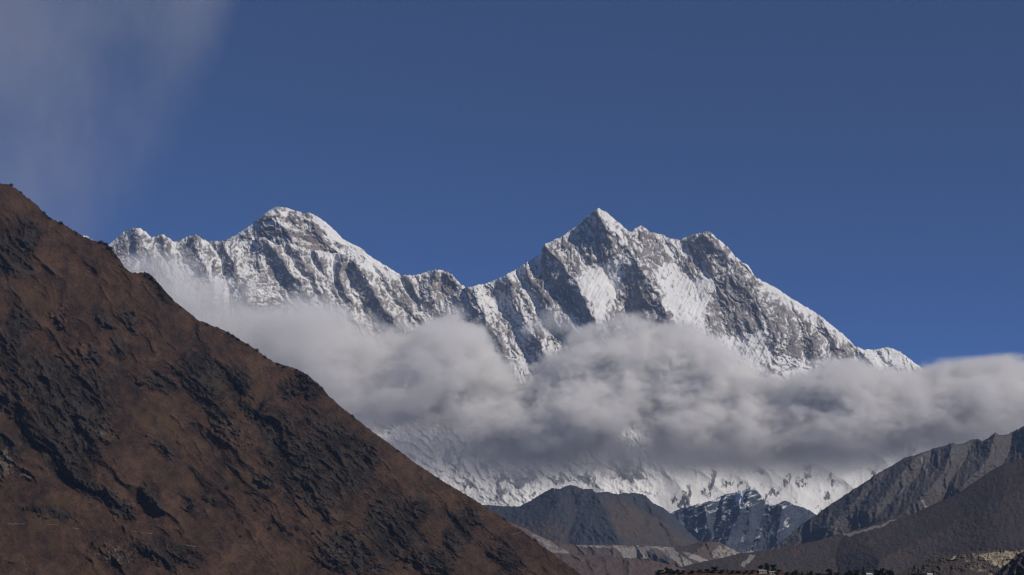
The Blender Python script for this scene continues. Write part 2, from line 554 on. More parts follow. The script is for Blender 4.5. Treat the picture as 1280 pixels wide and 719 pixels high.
def nu_attr(PX, PY, V, N, R):
    wx, wy, a, b = nu_coords(PX, PY)
    n = fbm(a / 5, b / 11, 5, 41, 0.65)
    n2 = fbm(PX / 30, PY / 30, 4, 45)
    cv = np.clip((blur(R, 8) - R) / 40, -.7, .7) + np.clip((blur(R, 3) - R) / 14, -.6, .6)
    s = 0.40 + 0.95 * n + 0.40 * n2 + 0.45 * (N[..., 2] - 0.42) + 0.30 * cv
    s += 0.12 * sstep(10, 1, V)
    for poly, k in (([(208, 330), (222, 322), (232, 345), (245, 365), (290, 345), (300, 372), (255, 385), (222, 372)], .55),
                    ([(255, 325), (262, 330), (272, 350), (262, 356)], .5), ([(300, 335), (312, 330), (312, 352), (300, 352)], .35),
                    ([(437, 300), (500, 343), (470, 345), (440, 322)], .5)):
        s += k * inside(PX, PY, poly, 4)
    for poly, k in (([(540, 345), (560, 342), (570, 365), (562, 376), (545, 372), (540, 360)], .55),
                    ([(452, 372), (468, 366), (490, 392), (500, 418), (470, 425), (458, 400)], .4),
                    ([(420, 335), (430, 345), (432, 385), (420, 400)], .3), ([(150, 305), (172, 300), (180, 318), (150, 320)], .3),
                    ([(505, 350), (530, 352), (530, 385), (508, 375)], .25)):
        s -= 0.6 * k * inside(PX + 6 * n, PY + 6 * n2, poly, 5)
    s = s + 0.6 * sstep(130, 122, PX) * sstep(40, 10, V)
    return {"snow": s}


o = mountain("mountain_ridge", NU, -120, 640, 0.75, lambda p: 590 + 0 * p, 340,
             lambda p: 23600 + 0 * p, 0.62, nu_relief, nu_attr, M_snow, 2.4, 7, seed=3, fold=12.0)
tag(o, "long jagged snow ridge with many ribs in front of the pyramid summit", "mountain", kind="structure")

LH_RIBS = [([(682, 305), (700, 328), (720, 355), (738, 388), (748, 412)], 34, 420), ([(747, 262), (768, 290), (790, 320), (812, 352), (832, 385), (848, 420)], 42, 520),
           ([(747, 262), (735, 300), (728, 325), (722, 345)], 26, 130),
           ([(885, 289), (915, 325), (938, 352), (955, 385), (965, 410)], 46, 480), ([(802, 283), (812, 312), (822, 335)], 18, 170),
           ([(835, 298), (850, 318), (868, 338), (882, 352)], 18, 120), ([(590, 358), (605, 395), (625, 430), (650, 478)], 22, 280),
           ([(632, 344), (648, 380), (668, 420), (690, 455)], 22, 240), ([(655, 331), (672, 360), (700, 395), (735, 425)], 20, 200),
           ([(990, 374), (1000, 400), (1012, 425), (1030, 450)], 20, 190), ([(1030, 399), (1045, 425), (1060, 445)], 16, 150),
           ([(965, 410), (962, 440), (968, 480)], 16, 160), ([(1067, 431), (1088, 452), (1105, 480)], 14, 170)]


def lh_relief(PX, PY, V):
    wx = PX + 6 * fbm(PX / 26, PY / 26, 3, 52); wy = PY + 6 * fbm(PX / 26, PY / 26, 3, 62)
    R = 0
    for pts, w, h in LH_RIBS:
        R = np.maximum(R, h * tent(wx, wy, pts, w * 0.8, w * 1.25))
    smooth = np.clip(sum(inside(PX, PY, p, 7) for p in LH_SNOW[:4]), 0, 1)
    a = wx - 0.45 * wy; b = wy + 0.45 * wx
    k = 1 - 0.7 * smooth
    R = 0.75 * R + k * (84 * ridged(a / 28, b / 56, 4, 34, 0.52) + 26 * ridged(a / 10, b / 20, 3, 38, 0.5) + 24 * ridged(wx / 13 + wy / 15, wy / 12 - wx / 20, 4, 48, .55) + 13 * ridged(a / 4.4 + 3 * perlin(PX / 9, PY / 9, 6), b / 10, 3, 40, .5) + 7 * fbm(PX / 3.2, PY / 3.2, 2, 72))
    R += 22 * smooth * ridged(PX / 6.0 + PY / 12, PY / 40, 4, 77)
    return R


LH_SNOW = [[(722, 347), (735, 338), (752, 328), (780, 320), (784, 328), (774, 350), (764, 382), (752, 402), (743, 396), (735, 375), (726, 360)],
           [(818, 342), (828, 330), (838, 328), (848, 338), (862, 350), (880, 340), (894, 346), (890, 368), (882, 395), (880, 425), (852, 424), (842, 395), (830, 368)],
           [(888, 427), (903, 421), (930, 418), (955, 412), (963, 430), (966, 470), (930, 458), (905, 442)],
           [(948, 350), (956, 352), (1000, 380), (1035, 403), (1072, 435), (1066, 438), (1028, 409), (990, 385), (975, 376), (962, 368)],
           [(970, 446), (1000, 447), (1040, 447), (1075, 440), (1100, 434), (1145, 445), (1150, 490), (960, 490)],
           [(606, 374), (637, 366), (641, 384), (622, 384), (610, 391)], [(680, 381), (700, 388), (738, 408), (742, 424), (700, 412), (684, 395)],
           [(636, 382), (664, 394), (662, 432), (650, 420), (640, 400)], [(672, 430), (690, 432), (708, 452), (700, 472), (676, 462)],
           [(585, 356), (632, 340), (678, 315), (683, 322), (640, 347), (600, 362)], [(640, 455), (660, 440), (670, 470), (650, 480)],
           [(725, 300), (744, 302), (742, 308), (728, 307)], [(766, 360), (782, 360), (774, 380)], [(590, 365), (606, 366), (620, 400), (606, 398)],
           [(740, 262), (752, 262), (775, 285), (788, 305), (776, 300), (760, 280)], [(835, 300), (850, 304), (845, 312), (832, 310)]]
LH_ROCK = [([(662, 352), (690, 338), (704, 335), (728, 372), (745, 402), (740, 416), (712, 402), (690, 384), (672, 376)], .42),
           ([(786, 345), (806, 348), (846, 415), (840, 425), (758, 418), (766, 388)], .48),
           ([(884, 366), (900, 352), (926, 338), (950, 385), (957, 408), (920, 416), (894, 412), (884, 395)], .55),
           ([(792, 292), (815, 294), (832, 318), (848, 326), (828, 332), (818, 344), (806, 330)], .42),
           ([(985, 437), (1005, 420), (1024, 422), (1020, 434), (1000, 444)], .75), ([(1036, 442), (1050, 432), (1062, 424), (1072, 434), (1066, 442), (1046, 448)], .8),
           ([(960, 378), (985, 385), (1010, 398), (1022, 412), (1000, 418), (975, 425), (962, 410)], .32),
           ([(730, 278), (768, 292), (788, 318), (770, 322), (740, 332), (718, 345), (705, 330)], .30),
           ([(850, 305), (885, 295), (912, 320), (900, 340), (876, 338), (858, 330)], .15), ([(1050, 418), (1066, 432), (1078, 440), (1060, 432)], .3)]


def lh_attr(PX, PY, V, N, R):
    a = PX - 0.45 * PY; b = PY + 0.45 * PX
    n = fbm(a / 4.5, b / 11, 5, 42, 0.62)
    n2 = fbm(PX / 32, PY / 32, 4, 46)
    wx = PX + 9 * fbm(PX / 11, PY / 11, 4, 91, .6); wy = PY + 9 * fbm(PX / 11, PY / 11, 4, 96, .6)
    cv = np.clip((blur(R, 8) - R) / 40, -.7, .7) + np.clip((blur(R, 3) - R) / 14, -.6, .6)
    s = 0.38 + 0.85 * n + 0.32 * n2 + 0.45 * (N[..., 2] - 0.42) + 0.42 * cv
    s += 0.10 * sstep(9, 1, V)
    for p in LH_SNOW:
        s += 0.62 * inside(wx, wy, p, 7)
    for p, k in LH_ROCK:
        s -= 0.62 * k * inside(wx, wy, p, 6)
    s += 0.5 * sstep(1085, 1095, PX) + 0.45 * sstep(7, 2, V) * sstep(948, 956, PX)
    s += 0.3 * tent(wx, wy, [(590, 358), (632, 344), (668, 323)], 7)
    s -= 0.45 * sstep(.45, .8, ridged(a / 11 + .3 * n2, b / 46, 4, 57, .55)) * (s > .6)
    s += 0.5 * tent(wx, wy, [(682, 305), (700, 328), (720, 355), (738, 388), (748, 412)], 5) + 0.4 * tent(wx, wy, [(757, 266), (768, 290), (790, 320), (812, 352), (832, 385)], 5)
    return {"snow": s}


o = mountain("mountain", LH, 540, 1440, 0.8, lambda p: np.interp(p, [540, 900, 1260, 1440], [560, 575, 600, 640]), 330,
             lambda p: 22600 + 0 * p, 0.66, lh_relief, lh_attr, M_snow, 2.4, 7, seed=5, fold=12.0)
tag(o, "broad twin-peaked snow and rock mountain right of centre above the cloud bank", "mountain", kind="structure")

# lower wall of snow under the clouds
WL = [(40, 560), (120, 520), (220, 535), (320, 510), (420, 520), (500, 528), (540, 522), (580, 532), (640, 515), (700, 528), (760, 512), (800, 530), (860, 508), (920, 520), (980, 505), (1050, 515),
      (1120, 500), (1200, 512), (1320, 500)]
WL_ROCK = [(652, 597, 7, 6, 20), (664, 592, 4, 12, 10), (640, 592, 5, 6, 0), (627, 596, 4, 10, 0), (700, 600, 6, 8, 20), (625, 612, 5, 14, 10), (648, 606, 6, 7, 0),
           (782, 587, 12, 14, -20), (800, 590, 6, 12, -10), (770, 582, 6, 6, 0), (575, 575, 4, 18, 20), (560, 570, 4, 14, 15), (585, 605, 6, 7, 0), (595, 560, 4, 6, 0),
           (735, 594, 12, 3, -10), (858, 622, 5, 12, 10), (853, 630, 4, 6, 0), (892, 600, 4, 16, 0), (888, 612, 5, 6, 0), (872, 595, 2, 7, 0), (880, 615, 3, 5, 0),
           (967, 616, 10, 7, -15), (983, 602, 4, 7, 0), (1000, 605, 5, 6, 0), (1035, 622, 4, 9, 10), (1010, 592, 3, 8, 0), (1040, 600, 3, 8, 0), (910, 606, 6, 4, 0),
           (690, 565, 5, 4, 0), (606, 580, 3, 8, 20), (950, 590, 5, 5, 0), (1140, 563, 3, 4, 0), (1090, 590, 5, 4, 0), (1028, 640, 5, 5, 0), (842, 624, 4, 3, 0), (925, 605, 5, 5, 0)]


def wl_relief(PX, PY, V):
    wx = PX + 6 * fbm(PX / 26, PY / 26, 3, 53); wy = PY + 6 * fbm(PX / 26, PY / 26, 3, 63)
    lft = sstep(840, 800, PX)
    R = 60 * ridged(wx / 80 - wy / 120, wy / 90, 2, 81, 0.42) + lft * (34 * ridged(wx / 19 - wy / 30, wy / 22, 4, 86, .55) + 12 * ridged(wx / 6, wy / 9, 3, 87, .5)) + 9 * ridged(wx / 16 + .5 * fbm(PX / 20, PY / 20, 3, 82), wy / 50, 4, 84, .5) + 2 * fbm(PX / 5, PY / 5, 3, 88)
    return R


def wl_attr(PX, PY, V, N, R):
    wx = PX + 13 * fbm(PX / 8, PY / 14, 5, 92, .66); wy = PY + 20 * fbm(PX / 8, PY / 14, 5, 97, .66)
    s = 0.96 + 0.8 * fbm(PX / 6, PY / 11, 5, 43, .66) + 0.35 * (N[..., 2] - 0.45)
    for cx, cy_, rx, ry, an in WL_ROCK:
        s -= 0.85 * sstep(1.5, 0.4, blob(wx, wy, cx, cy_, rx * .9, ry, an))
    cv = np.clip((R - blur(R, 6)) / 22, -.7, .9)
    s -= 0.35 * sstep(0.15, 0.5, fbm(PX / 18, PY / 22, 4, 98, .6)) + sstep(840, 800, PX) * (0.16 + 0.35 * cv)
    return {"snow": s}


o = mountain("snow_wall", WL, 40, 1320, 0.85, 668, 190, lambda p: 20600 + 0 * p, 0.75, wl_relief, wl_attr, M_wall, 3, 20, seed=6)
tag(o, "lower snow wall with dark rock islands showing under the cloud bank", "mountain", kind="structure")

# ------------------------------------------------------------------ middle-distance hills
BP = [(780, 690), (815, 668), (832, 650), (840, 641), (848, 637), (860, 634), (870, 631), (880, 629), (890, 626), (905, 619), (917, 616), (928, 614), (934, 611), (939, 608.5), (943, 610), (947, 614), (955, 625),
      (963, 633), (972, 630), (980, 626.5), (986, 628), (993, 631.5), (1005, 635), (1018, 642), (1050, 662), (1090, 690)]


def bp_relief(PX, PY, V):
    R = 330 * tent(PX, PY, [(939, 609), (930, 635), (915, 660), (905, 690)], 34)
    R = np.maximum(R, 300 * tent(PX, PY, [(980, 627), (975, 650), (968, 690)], 32))
    R = np.maximum(R, 180 * tent(PX, PY, [(880, 629), (885, 655), (895, 690)], 28))
    a = PX + 0.5 * PY; b = PY - 0.5 * PX
    R += 70 * ridged(a / 22, b / 45, 5, 101, .55) + 14 * fbm(PX / 5, PY / 5, 3, 103)
    return R


def bp_attr(PX, PY, V, N, R):
    wx = PX + 5 * fbm(PX / 9, PY / 9, 4, 111, .6); wy = PY + 5 * fbm(PX / 9, PY / 9, 4, 112, .6)
    n = fbm((PX * 0.35 + PY) / 4.2, (PX - PY * 0.4) / 20, 4, 105, .6)
    hi = sstep(48, 0, PY - 612) * (PX < 962) + 0.3 * (PX >= 962) * sstep(30, 0, PY - 626)
    s = -0.25 + 1.35 * n * (0.35 + hi) + 0.62 * hi + 0.5 * (N[..., 2] - 0.5)
    for p, k in (([(862, 662), (878, 656), (886, 660), (870, 666)], .8), ([(908, 660), (918, 652), (924, 656), (914, 662)], .6),
                 ([(880, 676), (892, 668), (912, 664), (908, 676)], .45)):
        s += k * inside(wx, wy, p, 3)
    for pl, w in (([(979, 632), (982, 645), (984, 658)], 4), ([(950, 662), (946, 678), (935, 692)], 6), ([(929, 668), (929, 690)], 3), ([(990, 655), (965, 668)], 4),
                  ([(895, 660), (912, 640), (930, 622)], 3), ([(850, 655), (866, 645), (885, 638)], 3)):
        s += 0.5 * tent(wx, wy, pl, w * 1.6)
    return {"snow": s}


o = mountain("rocky_peak", BP, 780, 1090, 0.7, 706, 150, lambda p: 14300 + 0 * p, 1.0, bp_relief, bp_attr, M_peak, 1.6, 7, seed=8, fold=12.0)
tag(o, "blue-grey rocky peaks streaked with snow at the head of the valley", "mountain", kind="structure")

MH = [(300, 700), (400, 672), (520, 650), (560, 640), (590, 634), (608, 631.6), (630, 633), (650, 633), (665, 625), (678, 617), (690, 610), (700, 611.6), (707, 608), (713, 606.6), (720, 608), (728, 611.6), (740, 611.6),
      (745, 616.6), (760, 615), (772, 618), (782, 617), (795, 616.6), (802, 618), (808, 620), (815, 628), (823, 632), (830, 635.4), (836, 641), (843, 645.4), (853, 658),
      (863, 667), (875, 678), (900, 694), (930, 706)]


def mh_relief(PX, PY, V):
    wx_ = PX + 14 * fbm(PX / 30, PY / 30, 4, 127); wy_ = PY + 14 * fbm(PX / 30, PY / 30, 4, 128)
    R = 240 * tent(wx_, wy_, [(745, 616), (755, 640), (768, 662), (780, 690)], 75)
    R = np.maximum(R, 170 * tent(wx_, wy_, [(713, 607), (690, 640), (650, 680)], 55))
    R = blur(np.maximum(R, 130 * tent(wx_, wy_, [(808, 620), (830, 655), (860, 690)], 28)), 5)
    wx_ = PX + 8 * fbm(PX / 24, PY / 24, 3, 125); wy_ = PY + 8 * fbm(PX / 24, PY / 24, 3, 126)
    a = wx_ - 0.75 * wy_ * np.sign(PX - 742); b = wy_
    R += 26 * ridged(a / 26, b / 60, 5, 121, .5) + 12 * fbm(PX / 5, PY / 5, 4, 123)
    return R


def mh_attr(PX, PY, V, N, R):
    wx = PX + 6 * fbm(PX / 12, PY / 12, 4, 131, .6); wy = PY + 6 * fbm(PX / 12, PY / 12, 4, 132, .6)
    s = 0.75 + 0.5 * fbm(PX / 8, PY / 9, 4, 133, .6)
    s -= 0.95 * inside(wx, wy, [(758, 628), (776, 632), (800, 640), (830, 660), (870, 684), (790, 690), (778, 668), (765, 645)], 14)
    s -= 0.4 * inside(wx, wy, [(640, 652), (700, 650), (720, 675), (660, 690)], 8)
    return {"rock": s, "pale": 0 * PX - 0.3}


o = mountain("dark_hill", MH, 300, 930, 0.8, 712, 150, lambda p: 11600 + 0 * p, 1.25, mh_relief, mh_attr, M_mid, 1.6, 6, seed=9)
tag(o, "dark haze-tinted hill with a brown right slope in mid valley", "hill", kind="structure")

RM = [(855, 716), (880, 705), (900, 700), (930, 694), (960, 687), (965, 684), (983, 673), (1000, 658), (1020, 644), (1035, 633), (1055, 620), (1075, 606.6), (1095, 593), (1115, 581.6), (1133, 571.6),
      (1148, 568), (1165, 561.5), (1180, 558), (1186, 555), (1191, 553.5), (1197, 556), (1205, 555), (1213, 551), (1220, 548.5), (1228, 551), (1235, 549), (1240, 544), (1244, 541), (1250, 544), (1260, 543), (1270, 538), (1280, 533), (1310, 515),
      (1350, 505), (1400, 480), (1480, 450), (1560, 440), (1640, 470), (1740, 530), (1850, 620), (1950, 700)]


def rm_relief(PX, PY, V):
    R = 0
    for pts, w, h in (([(1191, 554), (1180, 590), (1150, 625), (1110, 655)], 36, 160), ([(1148, 568), (1120, 600), (1085, 640)], 34, 130), ([(1244, 541), (1235, 575), (1200, 610)], 36, 170),
                      ([(1095, 593), (1070, 625), (1035, 660)], 30, 100), ([(1290, 530), (1290, 570), (1260, 610)], 40, 180)):
        R = np.maximum(R, h * tent(PX, PY, pts, w))
    a = PX + 0.35 * PY; b = PY - 0.35 * PX
    R = R + 24 * ridged(a / 17 + .8 * fbm(PX / 30, PY / 30, 3, 147), b / 60, 5, 141, .52) + 10 * fbm(PX / 4.5, PY / 4.5, 4, 143)
    return R


def rm_attr(PX, PY, V, N, R):
    wx = PX + 4 * fbm(PX / 12, PY / 12, 4, 151, .6); wy = PY + 4 * fbm(PX / 12, PY / 12, 4, 152, .6)
    s = 0.55 + 0.55 * fbm((PX - 0.3 * PY) / 6, PY / 22, 4, 153, .6)
    s -= 0.9 * inside(wx, wy, [(1172, 578), (1195, 580), (1205, 600), (1195, 612), (1180, 595)], 6)
    s -= 0.5 * sstep(35, 70, V)
    p = -0.2 + 0.25 * fbm(PX / 4, PY / 12, 4, 155, .6)
    for pl, w, k in (([(1152, 573), (1157, 585), (1159, 600)], 3, .85), ([(1165, 583), (1180, 597), (1195, 612)], 2.5, .6), ([(1153, 627), (1158, 634)], 3.5, 1.0),
                     ([(1215, 562), (1222, 575), (1235, 588)], 5, .55), ([(1238, 560), (1232, 575)], 3, .4), ([(1112, 582), (1108, 600), (1112, 620)], 3, .3),
                     ([(1245, 572), (1240, 585)], 4, .4), ([(1130, 585), (1122, 610)], 4, .3)):
        p += k * tent(wx, wy, pl, w * 1.5)
    return {"rock": s, "pale": p}


o = mountain("grey_mountain", RM, 855, 1950, 0.9, lambda p: np.interp(p, [855, 1000, 1480, 1950], [726, 712, 705, 720]), 190, lambda p: 9600 + 0 * p, 1.15, rm_relief, rm_attr, M_right, 1.8, 9, seed=10)
tag(o, "grey gullied mountain shoulder rising to the right edge above the dark slope", "hill", kind="structure")

NS = [(800, 730), (850, 709), (870, 704), (900, 698), (925, 692), (950, 689.5), (985, 683), (1023, 676), (1055, 666), (1085, 658), (1100, 652), (1123, 648), (1140, 643), (1155, 636), (1175, 627), (1198, 616.6), (1220, 601.6),
      (1238, 589), (1255, 580), (1280, 573), (1320, 555), (1400, 520), (1480, 500), (1560, 505), (1650, 550), (1750, 620), (1850, 690), (1900, 725)]


def ns_relief(PX, PY, V):
    R = 110 * tent(PX, PY, [(1300, 600), (1220, 640), (1140, 680), (1100, 700)], 55)
    a = PX + 0.6 * PY; b = PY - 0.6 * PX
    R = R + 9 * ridged(PX / 60 + PY / 90, PY / 50, 4, 161, .45) + 5 * fbm(PX / 7, PY / 7, 4, 163, .6) + 1.6 * perlin(PX / 2.4, PY / 2.4, 165)
    return R


def ns_attr(PX, PY, V, N, R):
    wx = PX + 4 * fbm(PX / 12, PY / 12, 4, 171, .6); wy = PY + 3 * fbm(PX / 12, PY / 12, 4, 172, .6)
    s = 0.4 + 0.5 * fbm(PX / 14, PY / 14, 4, 173, .6)
    p = -0.25 + 0.15 * fbm(PX / 5, PY / 5, 4, 175)
    p += 0.9 * inside(wx, wy, [(1055, 667), (1085, 659), (1120, 648), (1124, 651), (1095, 662), (1062, 671)], 2.5)
    p += 0.6 * tent(wx, wy, [(955, 690), (985, 684), (1030, 676), (1060, 667)], 6)
    p += 1.0 * inside(wx, wy, [(924, 708), (926, 704), (940, 693), (946, 694), (938, 702), (930, 709)], 1.5)
    p += 0.35 * tent(wx, wy, [(1008, 690), (1020, 688), (1026, 692)], 4)
    return {"rock": s, "pale": p}


o = mountain("dark_slope", NS, 800, 1900, 0.9, 740, 170, lambda p: 7200 + 0 * p, 1.2, ns_relief, ns_attr, M_slope, 0.6, 10, seed=12)
tag(o, "dark shrub-covered slope in the lower right with a pale scree band on top", "hill", kind="structure")

VT = [(380, 690), (460, 655), (560, 632), (600, 640), (625, 648), (645, 656), (660, 662), (680, 673), (700, 679), (722, 681.5), (760, 681), (800, 681.5), (840, 684), (850, 684), (862, 681), (872, 678.5), (885, 677), (898, 677.5), (910, 683), (925, 691), (945, 700), (990, 715)]


def vt_relief(PX, PY, V):
    R = 130 * tent(PX, PY, [(885, 677), (870, 690), (850, 705)], 26) + 90 * tent(PX, PY, [(812, 690), (835, 703)], 16)
    R = R + 30 * ridged(PX / 18 - PY / 30, PY / 30, 5, 181, .5) + 8 * fbm(PX / 4, PY / 4, 4, 183)
    return R


def vt_attr(PX, PY, V, N, R):
    wx = PX + 4 * fbm(PX / 9, PY / 9, 4, 191, .6); wy = PY + 2.5 * fbm(PX / 9, PY / 9, 4, 192, .6)
    p = -0.2 + 0.2 * fbm(PX / 5, PY / 5, 4, 195)
    for poly, k in (([(718, 680), (845, 682), (843, 687), (775, 687), (720, 684)], .75), ([(772, 686), (812, 686), (810, 699), (780, 698)], .9), ([(822, 686), (842, 686), (862, 700), (880, 716), (862, 716), (842, 702)], .8),
                    ([(850, 688), (866, 692), (890, 702), (880, 706), (862, 698)], 1.0), ([(888, 691), (900, 680), (920, 694), (905, 700), (890, 698)], .75), ([(902, 680), (908, 682), (928, 692), (918, 693)], .9),
                    ([(640, 652), (662, 664), (690, 676), (712, 690), (722, 712), (700, 706), (668, 672)], .72)):
        p += k * inside(wx, wy, poly, 1.8)
    s = 0.25 + 0.4 * fbm(PX / 12, PY / 12, 4, 193) + 0.8 * inside(wx, wy, [(812, 690), (822, 688), (838, 700), (836, 706), (810, 700)], 3) + 0.5 * inside(wx, wy, [(738, 686), (770, 687), (776, 696), (750, 694)], 3)
    return {"rock": s, "pale": p}


o = mountain("valley_terrace", VT, 380, 990, 0.7, 735, 120, lambda p: 8600 + 0 * p, 1.9, vt_relief, vt_attr, M_valley, 0.35, 8, seed=13)
tag(o, "pale gravel terrace and moraine bank on the valley floor below the haze-tinted hill", "terrain", kind="structure")

VS = [(400, 700), (480, 675), (560, 660), (620, 676), (680, 690), (720, 693), (745, 694), (770, 697.5), (800, 699.5), (822, 702), (840, 707), (860, 714), (885, 724), (910, 735)]


def vs_relief(PX, PY, V):
    return 30 * ridged(PX / 26 - PY / 40, PY / 30, 5, 201, .5) + 6 * fbm(PX / 5, PY / 5, 4, 203)


def vs_attr(PX, PY, V, N, R):
    return {"rock": 0.05 + 0.5 * fbm(PX / 14, PY / 14, 4, 205), "pale": -0.25 + 0.25 * fbm(PX / 6, PY / 6, 4, 207) + 0.4 * tent(PX, PY, [(690, 690), (712, 700), (725, 719)], 14)}


o = mountain("heath_slope", VS, 400, 910, 0.9, 745, 70, lambda p: 7000 + 0 * p, 1.9, vs_relief, vs_attr, M_valley, 0.4, 10, seed=14)
tag(o, "brown heath slope at the valley bottom beside the foot of the big brown hill", "terrain", kind="structure")

SCP = [(1120, 719), (1140, 708), (1155, 701), (1166, 697), (1184, 694.5), (1197, 692), (1210, 690), (1219, 689.5), (1240, 688), (1255, 686), (1266, 687), (1280, 685), (1320, 680), (1400, 676), (1500, 690), (1600, 730)]


def sc_relief(PX, PY, V):
    return 8 * ridged(PX / 17 + PY / 30 + fbm(PX / 12, PY / 12, 3, 215), PY / 15, 5, 211, .5) + 1.0 * fbm(PX / 3, PY / 3, 4, 213)


def sc_attr(PX, PY, V, N, R):
    wx = PX + 5 * fbm(PX / 8, PY / 8, 4, 221, .6); wy = PY + 4 * fbm(PX / 8, PY / 8, 4, 222, .6)
    p = -0.3 + 0.22 * fbm(PX / 9, PY / 9, 3, 225, .5)
    for poly, k in (([(1225, 693), (1240, 689), (1275, 687), (1300, 688), (1250, 712), (1240, 706)], .85), ([(1200, 692), (1225, 690), (1240, 706), (1246, 725), (1212, 725), (1212, 710), (1206, 700)], .7),
                    ([(1186, 698), (1198, 693), (1196, 700), (1190, 704)], .9), ([(1164, 699), (1176, 696), (1174, 704)], .4), ([(1192, 714), (1200, 716), (1202, 725), (1192, 725)], .8)):
        p += k * inside(wx, wy, poly, 2)
    p -= 0.7 * inside(wx, wy, [(1182, 702), (1205, 698), (1212, 712), (1200, 725), (1170, 725)], 3)
    return {"rock": 0.3 + 0.4 * fbm(PX / 9, PY / 9, 4, 227), "pale": p}


o = mountain("sandy_scarp", SCP, 1120, 1600, 0.55, 748, 110, lambda p: 3600 + 0 * p, 0.9, sc_relief, sc_attr, M_scarp, 0.5, 6, seed=15)
tag(o, "sandy eroded scarp catching the sun in the lower right corner", "terrain", kind="structure")

WD = [(1215, 745), (1228, 731), (1242, 719), (1253, 710), (1263, 701), (1273, 693), (1280, 689), (1300, 676), (1340, 655), (1400, 640), (1480, 650), (1560, 700), (1600, 740)]  # small spur in the dark shrub slope's own colour
o = mountain("dark_spur", WD, 1215, 1600, 0.7, 760, 60, lambda p: 2900 + 0 * p, 1.0,
             lambda PX, PY, V: 14 * ridged(PX / 15, PY / 20, 4, 231) + 3 * fbm(PX / 3, PY / 3, 3, 232),
             lambda PX, PY, V, N, R: {"rock": 0.5 + 0.4 * fbm(PX / 8, PY / 8, 4, 233), "pale": 0 * PX - .4}, M_slope, 0.5, 6, seed=16)
tag(o, "small dark spur cutting the sandy scarp at the right corner", "terrain", kind="structure")

# ------------------------------------------------------------------ the big brown hill on the left
BH = [(-560, 330), (-460, 210), (-380, 130), (-300, 105), (-230, 120), (-160, 150), (-90, 182), (-40, 208), (0, 230), (12.5, 231), (28, 242), (47, 258), (63, 273.5), (78, 280), (91, 287.5), (103, 295), (116, 301), (128, 303), (138, 309.5), (150, 325), (156, 334.5),
      (166, 342), (181, 341), (188, 344), (200, 356.5), (219, 378), (238, 392.5), (250, 402), (266, 408), (282, 414), (300, 425), (319, 436.6), (342, 453.5), (361, 458),
      (379, 465), (398, 480), (413, 497), (425, 508), (459, 535), (490, 557), (516, 577), (553, 601), (592, 625), (626, 646), (659, 669), (692, 693), (725, 718), (760, 742), (790, 760)]
BH_DARK = [(86, 520, 46, 66, 30), (400, 578, 54, 54, 35), (48, 470, 44, 30, 20), (22, 415, 14, 32, 15), (40, 462, 34, 24, 10), (20, 322, 17, 26, -25), (36, 294, 18, 18, 40), (160, 400, 17, 9, 42), (128, 398, 18, 6, 35), (150, 432, 14, 11, 30), (118, 443, 15, 6, 45),
           (255, 470, 36, 24, 35), (198, 476, 20, 8, 15), (273, 516, 18, 12, 40), (355, 538, 28, 26, 20), (360, 488, 16, 10, 20), (388, 480, 18, 10, 48), (312, 515, 5, 12, -25), (328, 512, 5, 14, 10),
           (70, 520, 30, 34, 45), (90, 555, 18, 42, -20), (120, 520, 16, 24, -10), (236, 628, 9, 16, -20), (375, 575, 40, 42, 30), (420, 592, 40, 40, 35), (490, 660, 36, 34, 40), (520, 634, 18, 11, 35),
           (580, 652, 22, 17, 40), (634, 696, 24, 16, 45), (566, 680, 12, 16, -10), (205, 560, 16, 8, 40), (300, 478, 10, 20, -35), (455, 575, 18, 22, 30), (10, 560, 22, 20, 0), (330, 600, 14, 6, 40), (260, 625, 7, 5, 0),
           (145, 312, 18, 5, 50), (197, 358, 22, 5, 50), (60, 640, 30, 8, 10), (190, 620, 6, 20, -25), (440, 690, 40, 24, 20), (215, 360, 10, 4, 50), (540, 700, 30, 10, 30), (210, 690, 40, 12, 10)]
BH_GULLY = [[(66, 462), (88, 520), (104, 575), (112, 605)], [(196, 478), (240, 530), (280, 575), (320, 640)], [(300, 500), (345, 560), (392, 625), (440, 700)], [(425, 545), (480, 615), (530, 680), (560, 730)],
            [(20, 300), (40, 350), (52, 395)], [(140, 440), (175, 500), (205, 545), (250, 600)], [(520, 610), (580, 665), (640, 735)], [(150, 600), (190, 650), (220, 730)], [(255, 445), (285, 480), (318, 530)]]
BH_BAND = [(-10, 488), (22, 515), (50, 560), (78, 585), (100, 603), (130, 618), (158, 640)]
BH_PALE = [(77, 398, 9, 14, -20), (104, 446, 8, 36, -35), (292, 542, 28, 14, 35), (6, 578, 12, 22, 0), (30, 592, 10, 8, 0), (130, 540, 24, 8, 20), (226, 636, 5, 6, 0), (420, 690, 20, 16, 30), (500, 690, 18, 9, 60), (365, 610, 7, 4, 0), (410, 560, 10, 5, 60), (140, 690, 40, 14, 10)]


def bh_fields(PX, PY):
    wx = PX + 16 * fbm(PX / 22, PY / 22, 5, 301, .62); wy = PY + 16 * fbm(PX / 22, PY / 22, 5, 302, .62)
    r = 0
    for b in BH_DARK:
        r = np.maximum(r, sstep(1.7, 0.35, blob(wx, wy, *b)))
    d, _ = seg_dist(wx, wy, BH_BAND)
    r = np.maximum(r, sstep(15, 5, d))
    pl = 0
    for b in BH_PALE:
        pl = np.maximum(pl, sstep(1.3, 0.5, blob(wx, wy, *b)))
    return r, pl


